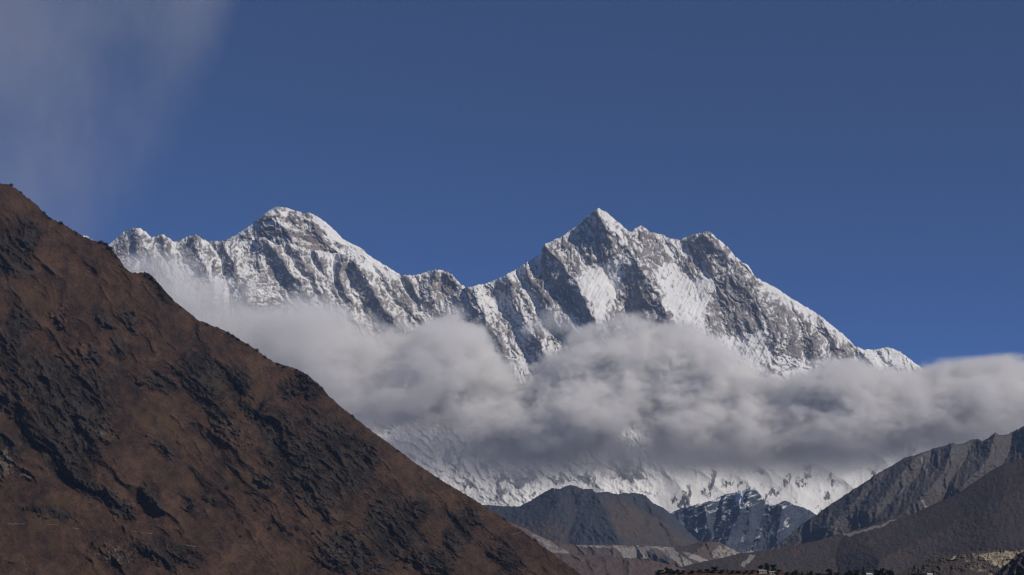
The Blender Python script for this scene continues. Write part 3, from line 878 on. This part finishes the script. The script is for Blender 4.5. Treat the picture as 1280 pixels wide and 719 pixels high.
def bh_relief(PX, PY, V):
    r, pl = bh_fields(PX, PY)
    a = PX - 0.95 * PY; b = PY + 0.7 * PX
    wx = PX + 10 * fbm(PX / 50, PY / 50, 3, 311); wy = PY + 10 * fbm(PX / 50, PY / 50, 3, 312)
    a2 = wy - 0.95 * wx; b2 = wx + 0.7 * wy
    R = 0
    for pts, w, h in (([(0, 232), (60, 330), (110, 430), (150, 520)], 90, 60), ([(150, 330), (210, 420), (270, 500), (330, 600)], 80, 70), ([(260, 410), (330, 500), (400, 600), (470, 700)], 70, 60),
                      ([(60, 470), (130, 560), (190, 620), (260, 700)], 60, 60), ([(379, 465), (440, 560), (520, 660), (580, 740)], 60, 55), ([(-20, 380), (30, 460), (60, 520)], 45, 45)):
        R = np.maximum(R, h * tent(wx, wy, pts, w))
    R = R + 26 * ridged(a2 / 58, b2 / 190, 6, 321, .5)
    k = np.clip(r + pl, 0, 1)
    R += (2 + 16 * k) * ridged(a2 / 22, b2 / 46, 5, 331, .5)
    st = fbm((a2 + 6 * fbm(PX / 9, PY / 9, 3, 338)) / 9, b2 / 34, 4, 333, .55)
    R += np.clip(r + .7 * pl, 0, 1) * (10 + 15 * st + 9 * ridged(PX / 7 + st, PY / 9, 4, 337, .55))
    R += (3.2 + 3 * k) * fbm(PX / 8, PY / 8, 4, 335, .6) + (1.3 + k) * perlin(PX / 2.6, PY / 2.6, 339)
    # the ravine under the dark band
    d, _ = seg_dist(wx, wy, [(x - 4, y + 4) for x, y in BH_BAND])
    R -= 30 * sstep(16, 0, d)
    for q in BH_GULLY:
        d, al = seg_dist(wx, wy, q)
        R -= 15 * sstep(15, 0, d) * (0.5 + 0.5 * np.sin(np.pi * np.clip(al, 0, 1)))
    return R


def bh_attr(PX, PY, V, N, R):
    r, pl = bh_fields(PX, PY)
    n = fbm(PX / 7, PY / 7, 5, 341, .62)
    n2 = fbm((PY - PX) / 22, (PX + PY) / 60, 5, 343, .6)
    gl = 0
    wx = PX + 9 * fbm(PX / 14, PY / 14, 4, 361, .6); wy = PY + 9 * fbm(PX / 14, PY / 14, 4, 362, .6)
    for q in BH_GULLY:
        gl = np.maximum(gl, sstep(8, 1, seg_dist(wx, wy, q)[0]))
    rock = 0.85 * r + 0.4 * gl - 0.08 + 0.9 * n * (0.3 + r) + 0.35 * sstep(0.1, 0.5, n2) + 0.5 * sstep(0.62, 0.35, N[..., 2]) * 0.6
    rock += 0.3 * sstep(6, 0, V) * sstep(-0.1, 0.3, fbm(PX / 20, PX * 0, 3, 345))
    pale = (0.60 + 0.22 * sstep(50, 20, PX)) * pl - 0.22 + 0.4 * n * (0.3 + pl)
    pale += 0.55 * sstep(0.16, 0.5, fbm(PX / 4, PY / 4, 4, 347)) * sstep(620, 700, PY) * sstep(330, 180, PX)
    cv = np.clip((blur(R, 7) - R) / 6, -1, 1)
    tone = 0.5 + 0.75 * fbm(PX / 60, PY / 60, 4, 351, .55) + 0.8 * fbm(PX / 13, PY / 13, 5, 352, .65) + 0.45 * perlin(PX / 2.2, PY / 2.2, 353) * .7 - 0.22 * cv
    ochre = 0.25 + 1.1 * fbm(PX / 70 + 4, PY / 70, 5, 355, .6) + 0.3 * fbm(PX / 9, PY / 9, 4, 356)
    ochre += 0.5 * inside(PX, PY, [(268, 455), (330, 480), (320, 535), (305, 540), (290, 500), (262, 540), (246, 530), (280, 495)], 10) + 0.4 * sstep(1.2, .4, blob(PX, PY, 195, 528, 30, 14)) + 0.4 * sstep(1.2, .4, blob(PX, PY, 50, 372, 24, 20)) + .4 * sstep(1.2, .4, blob(PX, PY, 60, 640, 34, 20, -40))
    return {"rock": rock, "pale": pale, "tone": tone, "ochre": ochre}


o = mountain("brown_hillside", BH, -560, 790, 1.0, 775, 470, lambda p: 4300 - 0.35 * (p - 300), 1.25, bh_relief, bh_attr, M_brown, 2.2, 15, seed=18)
tag(o, "large brown grassy hillside with dark rock outcrops filling the lower left", "hill", kind="structure")

# ------------------------------------------------------------------ near wooded ridge along the bottom edge
NR = [(770, 742), (800, 728), (815, 720), (822, 716.5), (835, 715), (850, 714), (880, 713.5), (910, 713), (940, 713), (958, 714), (975, 714), (990, 716), (1010, 717.5), (1040, 718), (1080, 718), (1110, 718),
      (1150, 719), (1190, 720), (1240, 721), (1320, 722), (1400, 724), (1600, 728), (1750, 745)]
o = mountain("wooded_ridge", NR, 770, 1750, 0.8, 772, 60, lambda p: 2150 + 0 * p, 1.7,
             lambda PX, PY, V: 5 * ridged(PX / 20, PY / 20, 4, 241) + 1.2 * fbm(PX / 3, PY / 3, 3, 242),
             lambda PX, PY, V, N, R: {"rock": 0.1 + 0.5 * fbm(PX / 8, PY / 8, 4, 243), "pale": 0 * PX - .4}, M_ridge, 0.4, 6, seed=19)
tag(o, "near brown ridge along the bottom edge that the trees stand on", "ridge", kind="structure")


def surf_at(name, px, py):
    """the point of a built slope that shows at photograph pixel px, py"""
    xs, cr, bot, G, tp = SURF[name]
    j = int(np.argmin(np.abs(xs - px)))
    t = np.clip((py - cr[j]) / (bot[j] - cr[j]), 0, 1) ** (1 / tp)
    i = int(round(t * (G.shape[0] - 1)))
    return G[i, j]


# ------------------------------------------------------------------ trees, shrubs, huts and the trail
M_leaf = plain_mat("dark_evergreen_leaf", (0.016, 0.021, 0.011), (0.030, 0.034, 0.016), 0.9)
M_bark = plain_mat("dark_bark", (0.030, 0.022, 0.016), (0.05, 0.038, 0.028), 2.0)
M_shrub = plain_mat("dull_shrub_leaf", (0.014, 0.014, 0.010), (0.030, 0.024, 0.015), 0.8)
M_plaster = plain_mat("pale_lime_plaster", (0.26, 0.235, 0.205), (0.34, 0.31, 0.275), 0.7)
M_roof = plain_mat("pale_sheet_roof", (0.24, 0.21, 0.185), (0.32, 0.29, 0.26), 0.5, 0.6)
M_white = plain_mat("white_painted_roof", (0.42, 0.40, 0.385), (0.50, 0.48, 0.46), 0.5, 0.6)
M_wood = plain_mat("dark_wood", (0.05, 0.032, 0.02), (0.07, 0.045, 0.03), 2.0)
M_trail = plain_mat("pale_trail_dust", (0.06, 0.043, 0.033), (0.15, 0.12, 0.095), 0.06)


def trunk_geo(h, r, limbs, rnd):
    V = []; F = []

    def tube(pts, rads, n=6):
        b = len(V)
        for (x, y, z), rr in zip(pts, rads):
            for k in range(n):
                a = 2 * math.pi * k / n
                V.append((x + rr * math.cos(a), y + rr * math.sin(a), z))
        for i in range(len(pts) - 1):
            for k in range(n):
                F.append((b + i * n + k, b + i * n + (k + 1) % n, b + (i + 1) * n + (k + 1) % n, b + (i + 1) * n + k))
    lean = rnd.uniform(-.05, .05)
    tube([(0, 0, -0.08), (lean * .4, 0, h * .4), (lean, 0.01, h * .75), (lean, 0.02, h)], [r, r * .75, r * .45, r * .15])
    for i in range(limbs):
        a = rnd.uniform(0, 6.28); z = rnd.uniform(.3, .75) * h; l = rnd.uniform(.15, .3)
        tube([(lean * .5, 0, z), (lean * .5 + l * .6 * math.cos(a), l * .6 * math.sin(a), z + .08), (l * math.cos(a), l * math.sin(a), z + .2)], [r * .4, r * .25, r * .08], 4)
    return V, F


def leaf_geo(shape, n, rnd):
    """a crown of many small leaf clumps, in a box one unit high and wide"""
    V = []; F = []
    lumps = []
    if shape == "broad":
        for i in range(9):
            a = rnd.uniform(0, 6.28); q = rnd.uniform(.05, .30)
            lumps.append((q * math.cos(a), q * math.sin(a), rnd.uniform(.38, .82), rnd.uniform(.12, .21)))
    for i in range(n):
        if shape == "broad":
            cx, cy_, cz, r = rnd.choice(lumps)
            d = [rnd.gauss(0, 1) for _ in range(3)]; L = math.sqrt(sum(x * x for x in d)) + 1e-6
            q = r * rnd.uniform(.5, 1.08)
            c = (cx + d[0] / L * q, cy_ + d[1] / L * q, cz + d[2] / L * q * .85); s = rnd.uniform(.035, .07)
        elif shape == "conifer":
            z = rnd.uniform(.10, 1.0) ** .85; tier = (z * 7) % 1.0
            r = (1.02 - z) * .42 * (1.15 - .55 * tier) * rnd.uniform(.35, 1.1); a = rnd.uniform(0, 6.28)
            c = (r * math.cos(a), r * math.sin(a), z - .05 * r); s = rnd.uniform(.03, .06)
        else:
            a = rnd.uniform(0, 6.28); q = math.sqrt(rnd.random()) * .5
            z = rnd.uniform(0, 1) * (1 - 1.6 * q * q) * rnd.uniform(.75, 1.1)
            c = (q * math.cos(a), q * math.sin(a), max(z, -.03)); s = rnd.uniform(.06, .11)
        u = [rnd.gauss(0, 1) for _ in range(3)]; w = [rnd.gauss(0, 1) for _ in range(3)]
        lu = math.sqrt(sum(x * x for x in u)); u = [x / lu * s for x in u]
        dt = sum(a_ * b_ for a_, b_ in zip(u, w)) / (s * s); w = [b_ - dt * a_ for a_, b_ in zip(u, w)]
        lw = math.sqrt(sum(x * x for x in w)) + 1e-6; w = [x / lw * s * .8 for x in w]
        b = len(V)
        for e, f in ((-1, -1), (1, -.6), (.8, 1), (-.6, .9)):
            V.append(tuple(c[k] + e * u[k] + f * w[k] for k in range(3)))
        F.append((b, b + 1, b + 2, b + 3))
    return V, F


def plant(name, crown_name, shape, n, mat, seed):
    rnd = random.Random(seed)
    root = bpy.data.objects.new(name, None); C.objects.link(root)
    if shape != "mound":
        V, F = trunk_geo(.8 if shape == "broad" else .97, .035, 6 if shape == "broad" else 0, rnd)
        raw_mesh("trunk", V, F, M_bark, origin=(0, 0, 0), parent=root)
    else:
        V, F = trunk_geo(.5, .05, 4, rnd)
        raw_mesh("stem", V, F, M_bark, origin=(0, 0, 0), parent=root)
    V, F = leaf_geo(shape, n, rnd)
    raw_mesh(crown_name, V, F, mat, origin=(0, 0, 0), parent=root, smooth=False)
    return root


def copy_thing(r):
    c = r.copy(); C.objects.link(c)
    for ch in r.children:
        d = ch.copy(); C.objects.link(d); d.parent = c
    return c


PROTO = {"broad": [plant("tree", "crown", "broad", 620, M_leaf, s) for s in (1, 2, 3)],
         "conifer": [plant("conifer", "crown", "conifer", 560, M_leaf, s) for s in (4, 5)],
         "mound": [plant("shrub", "foliage", "mound", 190, M_shrub, s) for s in (6, 7)]}
USED = set()


def put(shape, k, hill, px, base, top, wpx, label, cat, group):
    p = PROTO[shape][k % len(PROTO[shape])]
    g_ = surf_at(hill, px, base)
    if p.name in USED: p = copy_thing(p)
    else: USED.add(p.name)
    m_px = g_[1] / FPX
    h = (base - top) * m_px; w = wpx * m_px
    if shape == "broad": w *= 1.25
    p.location = g_ - np.array([0, 0, .04 * h])
    p.scale = (w, w, h)
    p.rotation_euler = (0, 0, random.uniform(0, 6.28))
    tag(p, label, cat, group)


LEFT = ("small dark tree in the clump at the left end of the wooded ridge", "trees at the left end of the wooded ridge")
MIDL = ("low dark tree on the wooded ridge between its left end and the pale huts", "trees on the wooded ridge left of the pale huts")
MIDR = ("dark tree on the wooded ridge between the pale huts and the white roofed hut", "trees on the wooded ridge right of the pale huts")
WIDE = ("dark tree in the wide clump just right of the white roofed hut", "trees in the wide clump by the white roofed hut")
FAR = ("low dark tree peeping over the bottom edge below the sandy scarp", "trees at the foot of the sandy scarp")
T = [("broad", 826, 718, 711.5, 8, *LEFT), ("broad", 833, 717, 708.5, 6, *LEFT), ("broad", 838, 717, 711, 6, *LEFT), ("broad", 822, 719, 713.5, 6, *LEFT), ("broad", 848, 717, 711.5, 6, *LEFT), ("broad", 843, 718, 712.5, 7, *LEFT),
     ("broad", 855, 717, 712.5, 6, *LEFT), ("broad", 866, 717, 713, 7, *MIDL), ("broad", 875, 716, 712.3, 6, *MIDL), ("broad", 884, 716, 710, 6, *MIDL), ("conifer", 887, 716, 711.5, 4, *MIDL), ("broad", 903, 717, 711.8, 6, *MIDL),
     ("conifer", 909, 716, 710.5, 4, *MIDL), ("broad", 916, 717, 712.5, 6, *MIDL), ("broad", 924, 717, 713, 7, *MIDL), ("broad", 934, 717, 712.5, 6, *MIDL), ("broad", 941, 717, 712, 6, *MIDL),
     ("broad", 893, 716, 707.5, 9, "tallest rounded tree on the ridge left of the pale huts", "trees on the wooded ridge"),
     ("broad", 951, 716, 705, 7, "left tree of the tall three behind the pale huts", "tall trees behind the pale huts"),
     ("broad", 960, 716, 703.5, 8, "middle and tallest tree of the three behind the pale huts", "tall trees behind the pale huts"),
     ("broad", 967, 716, 705, 7, "right tree of the tall three behind the pale huts", "tall trees behind the pale huts"),
     ("broad", 974, 718, 711, 6, *MIDR), ("broad", 984, 720, 714.5, 6, *MIDR), ("broad", 995, 720, 712, 8, *MIDR), ("conifer", 1003, 720, 713.5, 5, *MIDR), ("conifer", 1009, 721, 714, 5, *MIDR), ("broad", 1014, 721, 712.5, 6, *MIDR),
     ("broad", 1023, 722, 715, 7, *MIDR), ("broad", 1037, 722, 711, 9, *MIDR), ("broad", 1046, 722, 715.5, 7, *MIDR), ("broad", 1058, 722, 714.5, 7, *MIDR), ("broad", 1064, 722, 712.8, 8, *MIDR), ("broad", 1071, 722, 711.8, 7, *MIDR),
     ("conifer", 1080, 722, 708.8, 8, "pointed tree standing tall at the left of the white roofed hut", "trees on the wooded ridge"),
     ("broad", 1096, 722, 712, 9, *WIDE), ("broad", 1103, 723, 710, 10, *WIDE), ("broad", 1110, 723, 711.3, 9, *WIDE), ("broad", 1116, 723, 713, 8, *WIDE),
     ("broad", 1142, 724, 716.2, 8, *FAR), ("broad", 1149, 724, 715.6, 8, *FAR), ("broad", 1156, 724, 717, 7, *FAR), ("broad", 1276, 724, 713.5, 11, "dark round tree in the very corner in front of the dark spur", "trees on the wooded ridge")]
for i, (sh, px_, b_, t_, w_, lab, grp) in enumerate(T):
    put(sh, i, "wooded_ridge", px_, b_, t_, w_, lab, "tree", grp)

CR = ("small dark shrub on the skyline crest of the brown hillside", "shrubs along the crest of the brown hillside")
SHR = [(14, 231.5, 228.6, 5), (26, 241, 238.5, 4), (55, 266, 263.5, 4), (62, 273.5, 270.6, 4), (76, 280, 276.2, 6), (95, 291.5, 289.5, 4), (126, 303.5, 299.5, 7), (132, 306.5, 303.2, 6), (138, 311.5, 308, 6), (184, 343.5, 340, 6), (189, 346.5, 343, 5),
       (225, 384, 381.5, 4), (259, 407.5, 404.5, 4), (285, 417, 412.6, 4), (291, 421, 416.8, 4), (297, 424.5, 421.3, 5), (309, 431.5, 428.6, 5), (321, 438.8, 435.5, 5), (331, 446.6, 443.6, 4), (347, 456.2, 453.4, 5), (355, 458.2, 455.8, 4),
       (371, 462.8, 460, 4), (384, 469.6, 466.6, 4), (402, 485, 482, 4), (440, 521, 518.4, 4), (497, 563.5, 561, 4), (548, 599, 596.6, 4), (630, 650, 647.4, 4), (668, 676, 673.4, 4)]
for i, (px_, b_, t_, w_) in enumerate(SHR):
    put("mound", i, "brown_hillside", px_, b_ + 1.2, t_ + .3, w_, CR[0], "shrub", CR[1])
SL = ("small dark bush standing out on the lower brown slope under the rocks", "bushes on the lower brown slope")
for i, (px_, b_, t_, w_) in enumerate([(337, 663, 658, 5), (355, 663, 656, 6), (371, 663, 656.5, 6), (362, 670, 666, 5), (391, 668, 664.5, 5), (237, 640, 628, 7), (268, 633, 627.5, 7), (283, 612, 607, 6), (300, 672, 668, 4), (404, 652, 648, 5), (318, 640, 636, 5)]):
    put("mound", i, "brown_hillside", px_, b_, t_, w_, SL[0], "bush", SL[1])


def box(V, F, x0, x1, y0, y1, z0, z1):
    b = len(V)
    V += [(x0, y0, z0), (x1, y0, z0), (x1, y1, z0), (x0, y1, z0), (x0, y0, z1), (x1, y0, z1), (x1, y1, z1), (x0, y1, z1)]
    F += [(b + 3, b + 2, b + 1, b), (b + 4, b + 5, b + 6, b + 7), (b, b + 1, b + 5, b + 4), (b + 1, b + 2, b + 6, b + 5), (b + 2, b + 3, b + 7, b + 6), (b + 3, b, b + 4, b + 7)]


def hut(px_, base, w, d, h, rh, roofmat, label):
    g_ = surf_at("wooded_ridge", px_, base)
    root = bpy.data.objects.new("hut", None); C.objects.link(root); root.location = g_
    V = []; F = []; box(V, F, -w / 2, w / 2, -d / 2, d / 2, -2, h)
    b = len(V); V += [(-w / 2, -d / 2, h), (-w / 2, d / 2, h), (-w / 2, 0, h + rh), (w / 2, -d / 2, h), (w / 2, d / 2, h), (w / 2, 0, h + rh)]; F += [(b, b + 2, b + 1), (b + 3, b + 4, b + 5)]
    raw_mesh("wall", V, F, M_plaster, origin=(0, 0, 0), parent=root, smooth=False)
    V = []; F = []; e = .45
    zs = rh * (d / 2 + e) / (d / 2)
    for sgn in (-1, 1):
        b = len(V)
        for x in (-w / 2 - e, w / 2 + e):
            V += [(x, 0, h + rh + .02), (x, sgn * (d / 2 + e), h + rh - zs + .02), (x, sgn * (d / 2 + e), h + rh - zs + .2), (x, 0, h + rh + .22)]
        F += [(b, b + 1, b + 2, b + 3), (b + 7, b + 6, b + 5, b + 4), (b + 1, b + 5, b + 6, b + 2), (b + 3, b + 2, b + 6, b + 7), (b, b + 4, b + 5, b + 1)]
    raw_mesh("roof", V, F, roofmat, origin=(0, 0, 0), parent=root, smooth=False)
    V = []; F = []; box(V, F, -.5, .5, -d / 2 - .06, -d / 2 - .003, 0, 1.9)
    raw_mesh("door", V, F, M_wood, origin=(0, 0, 0), parent=root, smooth=False)
    for x in (-w * .32, w * .32):
        V = []; F = []; box(V, F, x - .5, x + .5, -d / 2 - .05, -d / 2 - .003, .9, 1.9)
        raw_mesh("window", V, F, M_wood, origin=(0, 0, 0), parent=root, smooth=False)
    tag(root, label, "hut", "huts on the wooded ridge")


hut(953.5, 716, 9, 5, 1.9, 1.3, M_roof, "left pale hut under the three tall trees")
hut(965, 716.5, 7, 5, 1.6, 1.1, M_roof, "right pale hut under the three tall trees, slightly lower")
hut(1087.5, 720, 9, 5, 1.9, 1.5, M_white, "white roofed hut at the bottom edge beside the wide tree clump")
hut(1162, 720.5, 6, 5, 1.8, 1.3, M_white, "small white roofed hut alone at the bottom edge near the scarp")

V = []; F = []
for pl in ([(8, 656), (31, 655.4)], [(46, 655.8), (72, 656.5)], [(90, 660), (99, 662)], [(163, 664.5), (190, 668)], [(232, 681.5), (246, 684)], [(264, 688), (280, 691)], [(640, 668.5), (652, 666), (660, 664)], [(277, 503), (288, 495), (299, 487)]):
    xs = np.arange(pl[0][0], pl[-1][0] + .5, 1.0); ys = np.interp(xs, [p[0] for p in pl], [p[1] for p in pl])
    b = len(V)
    for x_, y_ in zip(xs, ys):
        p = surf_at("brown_hillside", x_, y_)
        V += [tuple(p + np.array([0, -.9, .35])), tuple(p + np.array([0, .7, 1.25 + .35]))]
    for i in range(len(xs) - 1):
        F.append((b + 2 * i, b + 2 * i + 2, b + 2 * i + 3, b + 2 * i + 1))
o = raw_mesh("path", V, F, M_trail)
tag(o, "pale broken footpath crossing the lower brown hillside", "footpath", kind="structure")

# ------------------------------------------------------------------ clouds
def cloud(name, label, px0, px1, top, bot, Yc, hy, dens, soft=0.30, amp=1.3, nscale=620.0, albedo=(0.998, 0.986, 0.972), aniso=0.1, seed=0.0, off=0.12, stretch=(0.8, 1.0, 1.25), bsoft=0.4, endf=0.10, thick=None, qr=(-0.85, 0.3)):
    """A bank of cloud: a closed body whose section follows the traced top and bottom, filled with a billowing volume."""
    n = 120
    px = np.linspace(px0, px1, n)
    T = np.array(top, float); B = np.array(bot, float)
    tz = at(px, np.interp(px, T[:, 0], T[:, 1]), Yc)[:, 2]; bz = at(px, np.interp(px, B[:, 0], B[:, 1]), Yc)[:, 2]
    k = np.ones(9) / 9
    pad = lambda a: np.convolve(np.pad(a, 4, 'edge'), k, 'valid')
    tz, bz = pad(tz), pad(bz)
    tz = np.maximum(tz, bz + 20)
    xw = at(px, 400, Yc)[:, 0]
    zc = (tz + bz) / 2; hz = (tz - bz) / 2 * 1.38; hy = hy * 1.25
    x0, x1 = xw[0], xw[-1]
    zlo, zhi = (zc - hz).min(), (zc + hz).max()
    endw = np.clip(np.minimum(xw - x0, x1 - xw) / (endf * (x1 - x0)), 0, 1)
    endw = np.sqrt(np.maximum(endw * (2 - endw), 0.0004))
    m = 24
    V = []
    for i in range(n):
        for j in range(m):
            a = 2 * math.pi * j / m
            V.append((xw[i], Yc + hy * endw[i] * math.cos(a), zc[i] + hz[i] * endw[i] * math.sin(a)))
    F = []
    for i in range(n - 1):
        for j in range(m):
            F.append((i * m + j, i * m + (j + 1) % m, (i + 1) * m + (j + 1) % m, (i + 1) * m + j))
    F.append(tuple(range(m - 1, -1, -1))); F.append(tuple((n - 1) * m + j for j in range(m)))
    org = (0.5 * (x0 + x1), Yc, zlo)
    mt, nt, out = new_mat(name + "_vapour")
    tc = nd(nt, "ShaderNodeTexCoord").outputs["Object"]
    sp = nd(nt, "ShaderNodeSeparateXYZ"); nt.links.new(tc, sp.inputs[0])
    u = mth(nt, 'ADD', mth(nt, 'DIVIDE', sp.outputs[0], x1 - x0), 0.5, clamp=True)

    def curve(vals):
        fc = nd(nt, "ShaderNodeFloatCurve")
        c = fc.mapping.curves[0]
        ks = np.linspace(0, 1, 41)
        vv = np.interp(ks, (xw - x0) / (x1 - x0), vals)
        c.points[0].location = (0, float(vv[0])); c.points[1].location = (1, float(vv[-1]))
        for a_, v_ in zip(ks[1:-1], vv[1:-1]):
            c.points.new(float(a_), float(v_))
        for p_ in c.points: p_.handle_type = 'AUTO'
        fc.mapping.update()
        nt.links.new(u, fc.inputs["Value"])
        return fc.outputs[0]
    zr = zhi - zlo
    cz = curve((zc - zlo) / zr); ch = curve(np.maximum(hz * endw, 15) / zr)
    cw = curve(endw)
    zn = mth(nt, 'DIVIDE', sp.outputs[2], zr)
    q = mth(nt, 'DIVIDE', mth(nt, 'SUBTRACT', zn, cz), ch)
    w = mth(nt, 'DIVIDE', sp.outputs[1], mth(nt, 'MULTIPLY', cw, hy))
    r = mth(nt, 'SQRT', mth(nt, 'ADD', mth(nt, 'MULTIPLY', q, q), mth(nt, 'MULTIPLY', w, w)))
    mp = nd(nt, "ShaderNodeMapping"); mp.inputs["Location"].default_value = (seed * 977.0, seed * 431.0, 0)
    mp.inputs["Scale"].default_value = stretch
    nt.links.new(tc, mp.inputs[0])
    nz = mth(nt, 'ADD', mth(nt, 'MULTIPLY', noise(nt, mp.outputs[0], 1.0 / (nscale * 1.5), 1, 0.5), 0.55),
             mth(nt, 'MULTIPLY', noise(nt, mp.outputs[0], 1.0 / (nscale * 0.42), 6, 0.72), 0.55))
    e = mth(nt, 'ADD', mth(nt, 'SUBTRACT', 0.76 - off, r), mth(nt, 'MULTIPLY', mth(nt, 'SUBTRACT', nz, 0.5), 2 * amp))
    d = mth(nt, 'MULTIPLY', mrange(nt, e, 0.0, soft, 0.0, dens), mth(nt, 'MULTIPLY', mrange(nt, q, *qr, bsoft, 1.0), mrange(nt, r, 0.80, 0.99, 1.0, 0.0)))
    if thick:
        d = mth(nt, 'MULTIPLY', d, curve(np.interp(px, [a_ for a_, _ in thick], [b_ for _, b_ in thick])))
    pv = nd(nt, "ShaderNodeVolumePrincipled")
    pv.inputs["Color"].default_value = (*albedo, 1)
    pv.inputs["Anisotropy"].default_value = aniso
    nt.links.new(d, pv.inputs["Density"])
    nt.links.new(pv.outputs[0], out.inputs["Volume"])
    o = raw_mesh(name, V, F, mt, origin=org)
    tag(o, label, "cloud", "clouds around the snow mountains", "stuff")
    return o


cloud("cloud", "long grey cloud bank lying across the snow mountains from the brown hillside to the right edge", 130, 1440,
      [(130, 326), (165, 310), (190, 312), (230, 330), (270, 350), (310, 352), (350, 354), (400, 364), (440, 398), (480, 412), (520, 402), (560, 384), (590, 390), (612, 424), (635, 464), (655, 470), (675, 456), (705, 440), (735, 424),
       (770, 414), (810, 414), (850, 422), (885, 436), (915, 448), (945, 456), (970, 462), (1000, 463), (1040, 460), (1080, 463), (1120, 464), (1150, 460), (1185, 470), (1225, 456), (1280, 458), (1340, 452), (1440, 450)],
      [(130, 400), (250, 470), (350, 535), (430, 566), (500, 574), (560, 576), (640, 584), (740, 588), (860, 588), (960, 586), (1060, 580), (1140, 572), (1280, 562), (1440, 556)],
      17350, 620, 0.014, seed=1, soft=0.33, amp=1.5, off=0.06, nscale=540.0, bsoft=0.03, stretch=(0.8, 1.0, 1.15), albedo=(0.988, 0.973, 0.954), aniso=-0.05, endf=.04, qr=(-0.74, 0.15),
      thick=[(130, .08), (230, .13), (300, .2), (360, .32), (450, .45), (560, .7), (640, 1), (1040, 1), (1150, .7), (1440, .6)])
cloud("cloud", "thin pale cloud veil drifting across the upper left sky", -760, 300,
      [(-760, -300), (-300, -420), (60, -380), (330, -200)], [(-760, 560), (-300, 600), (0, 560), (120, 430), (230, 260), (330, 120)],
      13200, 1100, 0.0021, seed=4, soft=2.8, amp=1.3, off=0.02, albedo=(0.998, 0.975, 0.945), nscale=1150.0, bsoft=0.8, endf=0.5, stretch=(1.2, 1.0, 0.7))
cloud("cloud", "small translucent grey puff against the left flank of the broad mountain", 650, 728,
      [(650, 408), (675, 386), (690, 378), (708, 388), (728, 410)], [(650, 420), (675, 430), (690, 434), (708, 430), (728, 418)], 18600, 200, 0.006, seed=6, soft=0.9, amp=0.8, nscale=250.0, bsoft=0.6)
cloud("cloud", "pale thin mist hanging under the cloud bank over the lower snow wall", 470, 1240,
      [(470, 530), (560, 535), (700, 540), (900, 540), (1240, 525)], [(470, 590), (520, 612), (600, 622), (700, 616), (860, 608), (1000, 606), (1120, 592), (1240, 575)], 17900, 400, 0.0050, seed=8, soft=0.9, amp=0.9, off=-0.1, nscale=700.0, bsoft=0.25)
cloud("cloud", "billowing grey cloud crown rising from the bank in front of the broad mountain", 630, 960,
      [(630, 506), (645, 490), (660, 474), (680, 453), (710, 433), (740, 424), (775, 415), (810, 415), (850, 422), (885, 432), (915, 446), (960, 466)], [(630, 530), (700, 525), (800, 515), (900, 510), (960, 505)],
      17300, 330, 0.015, seed=11, soft=0.30, off=0.03, amp=1.35, nscale=400.0, bsoft=0.2, stretch=(0.9, 1.0, 1.1), albedo=(0.999, 0.986, 0.968), aniso=-0.05, endf=.25)
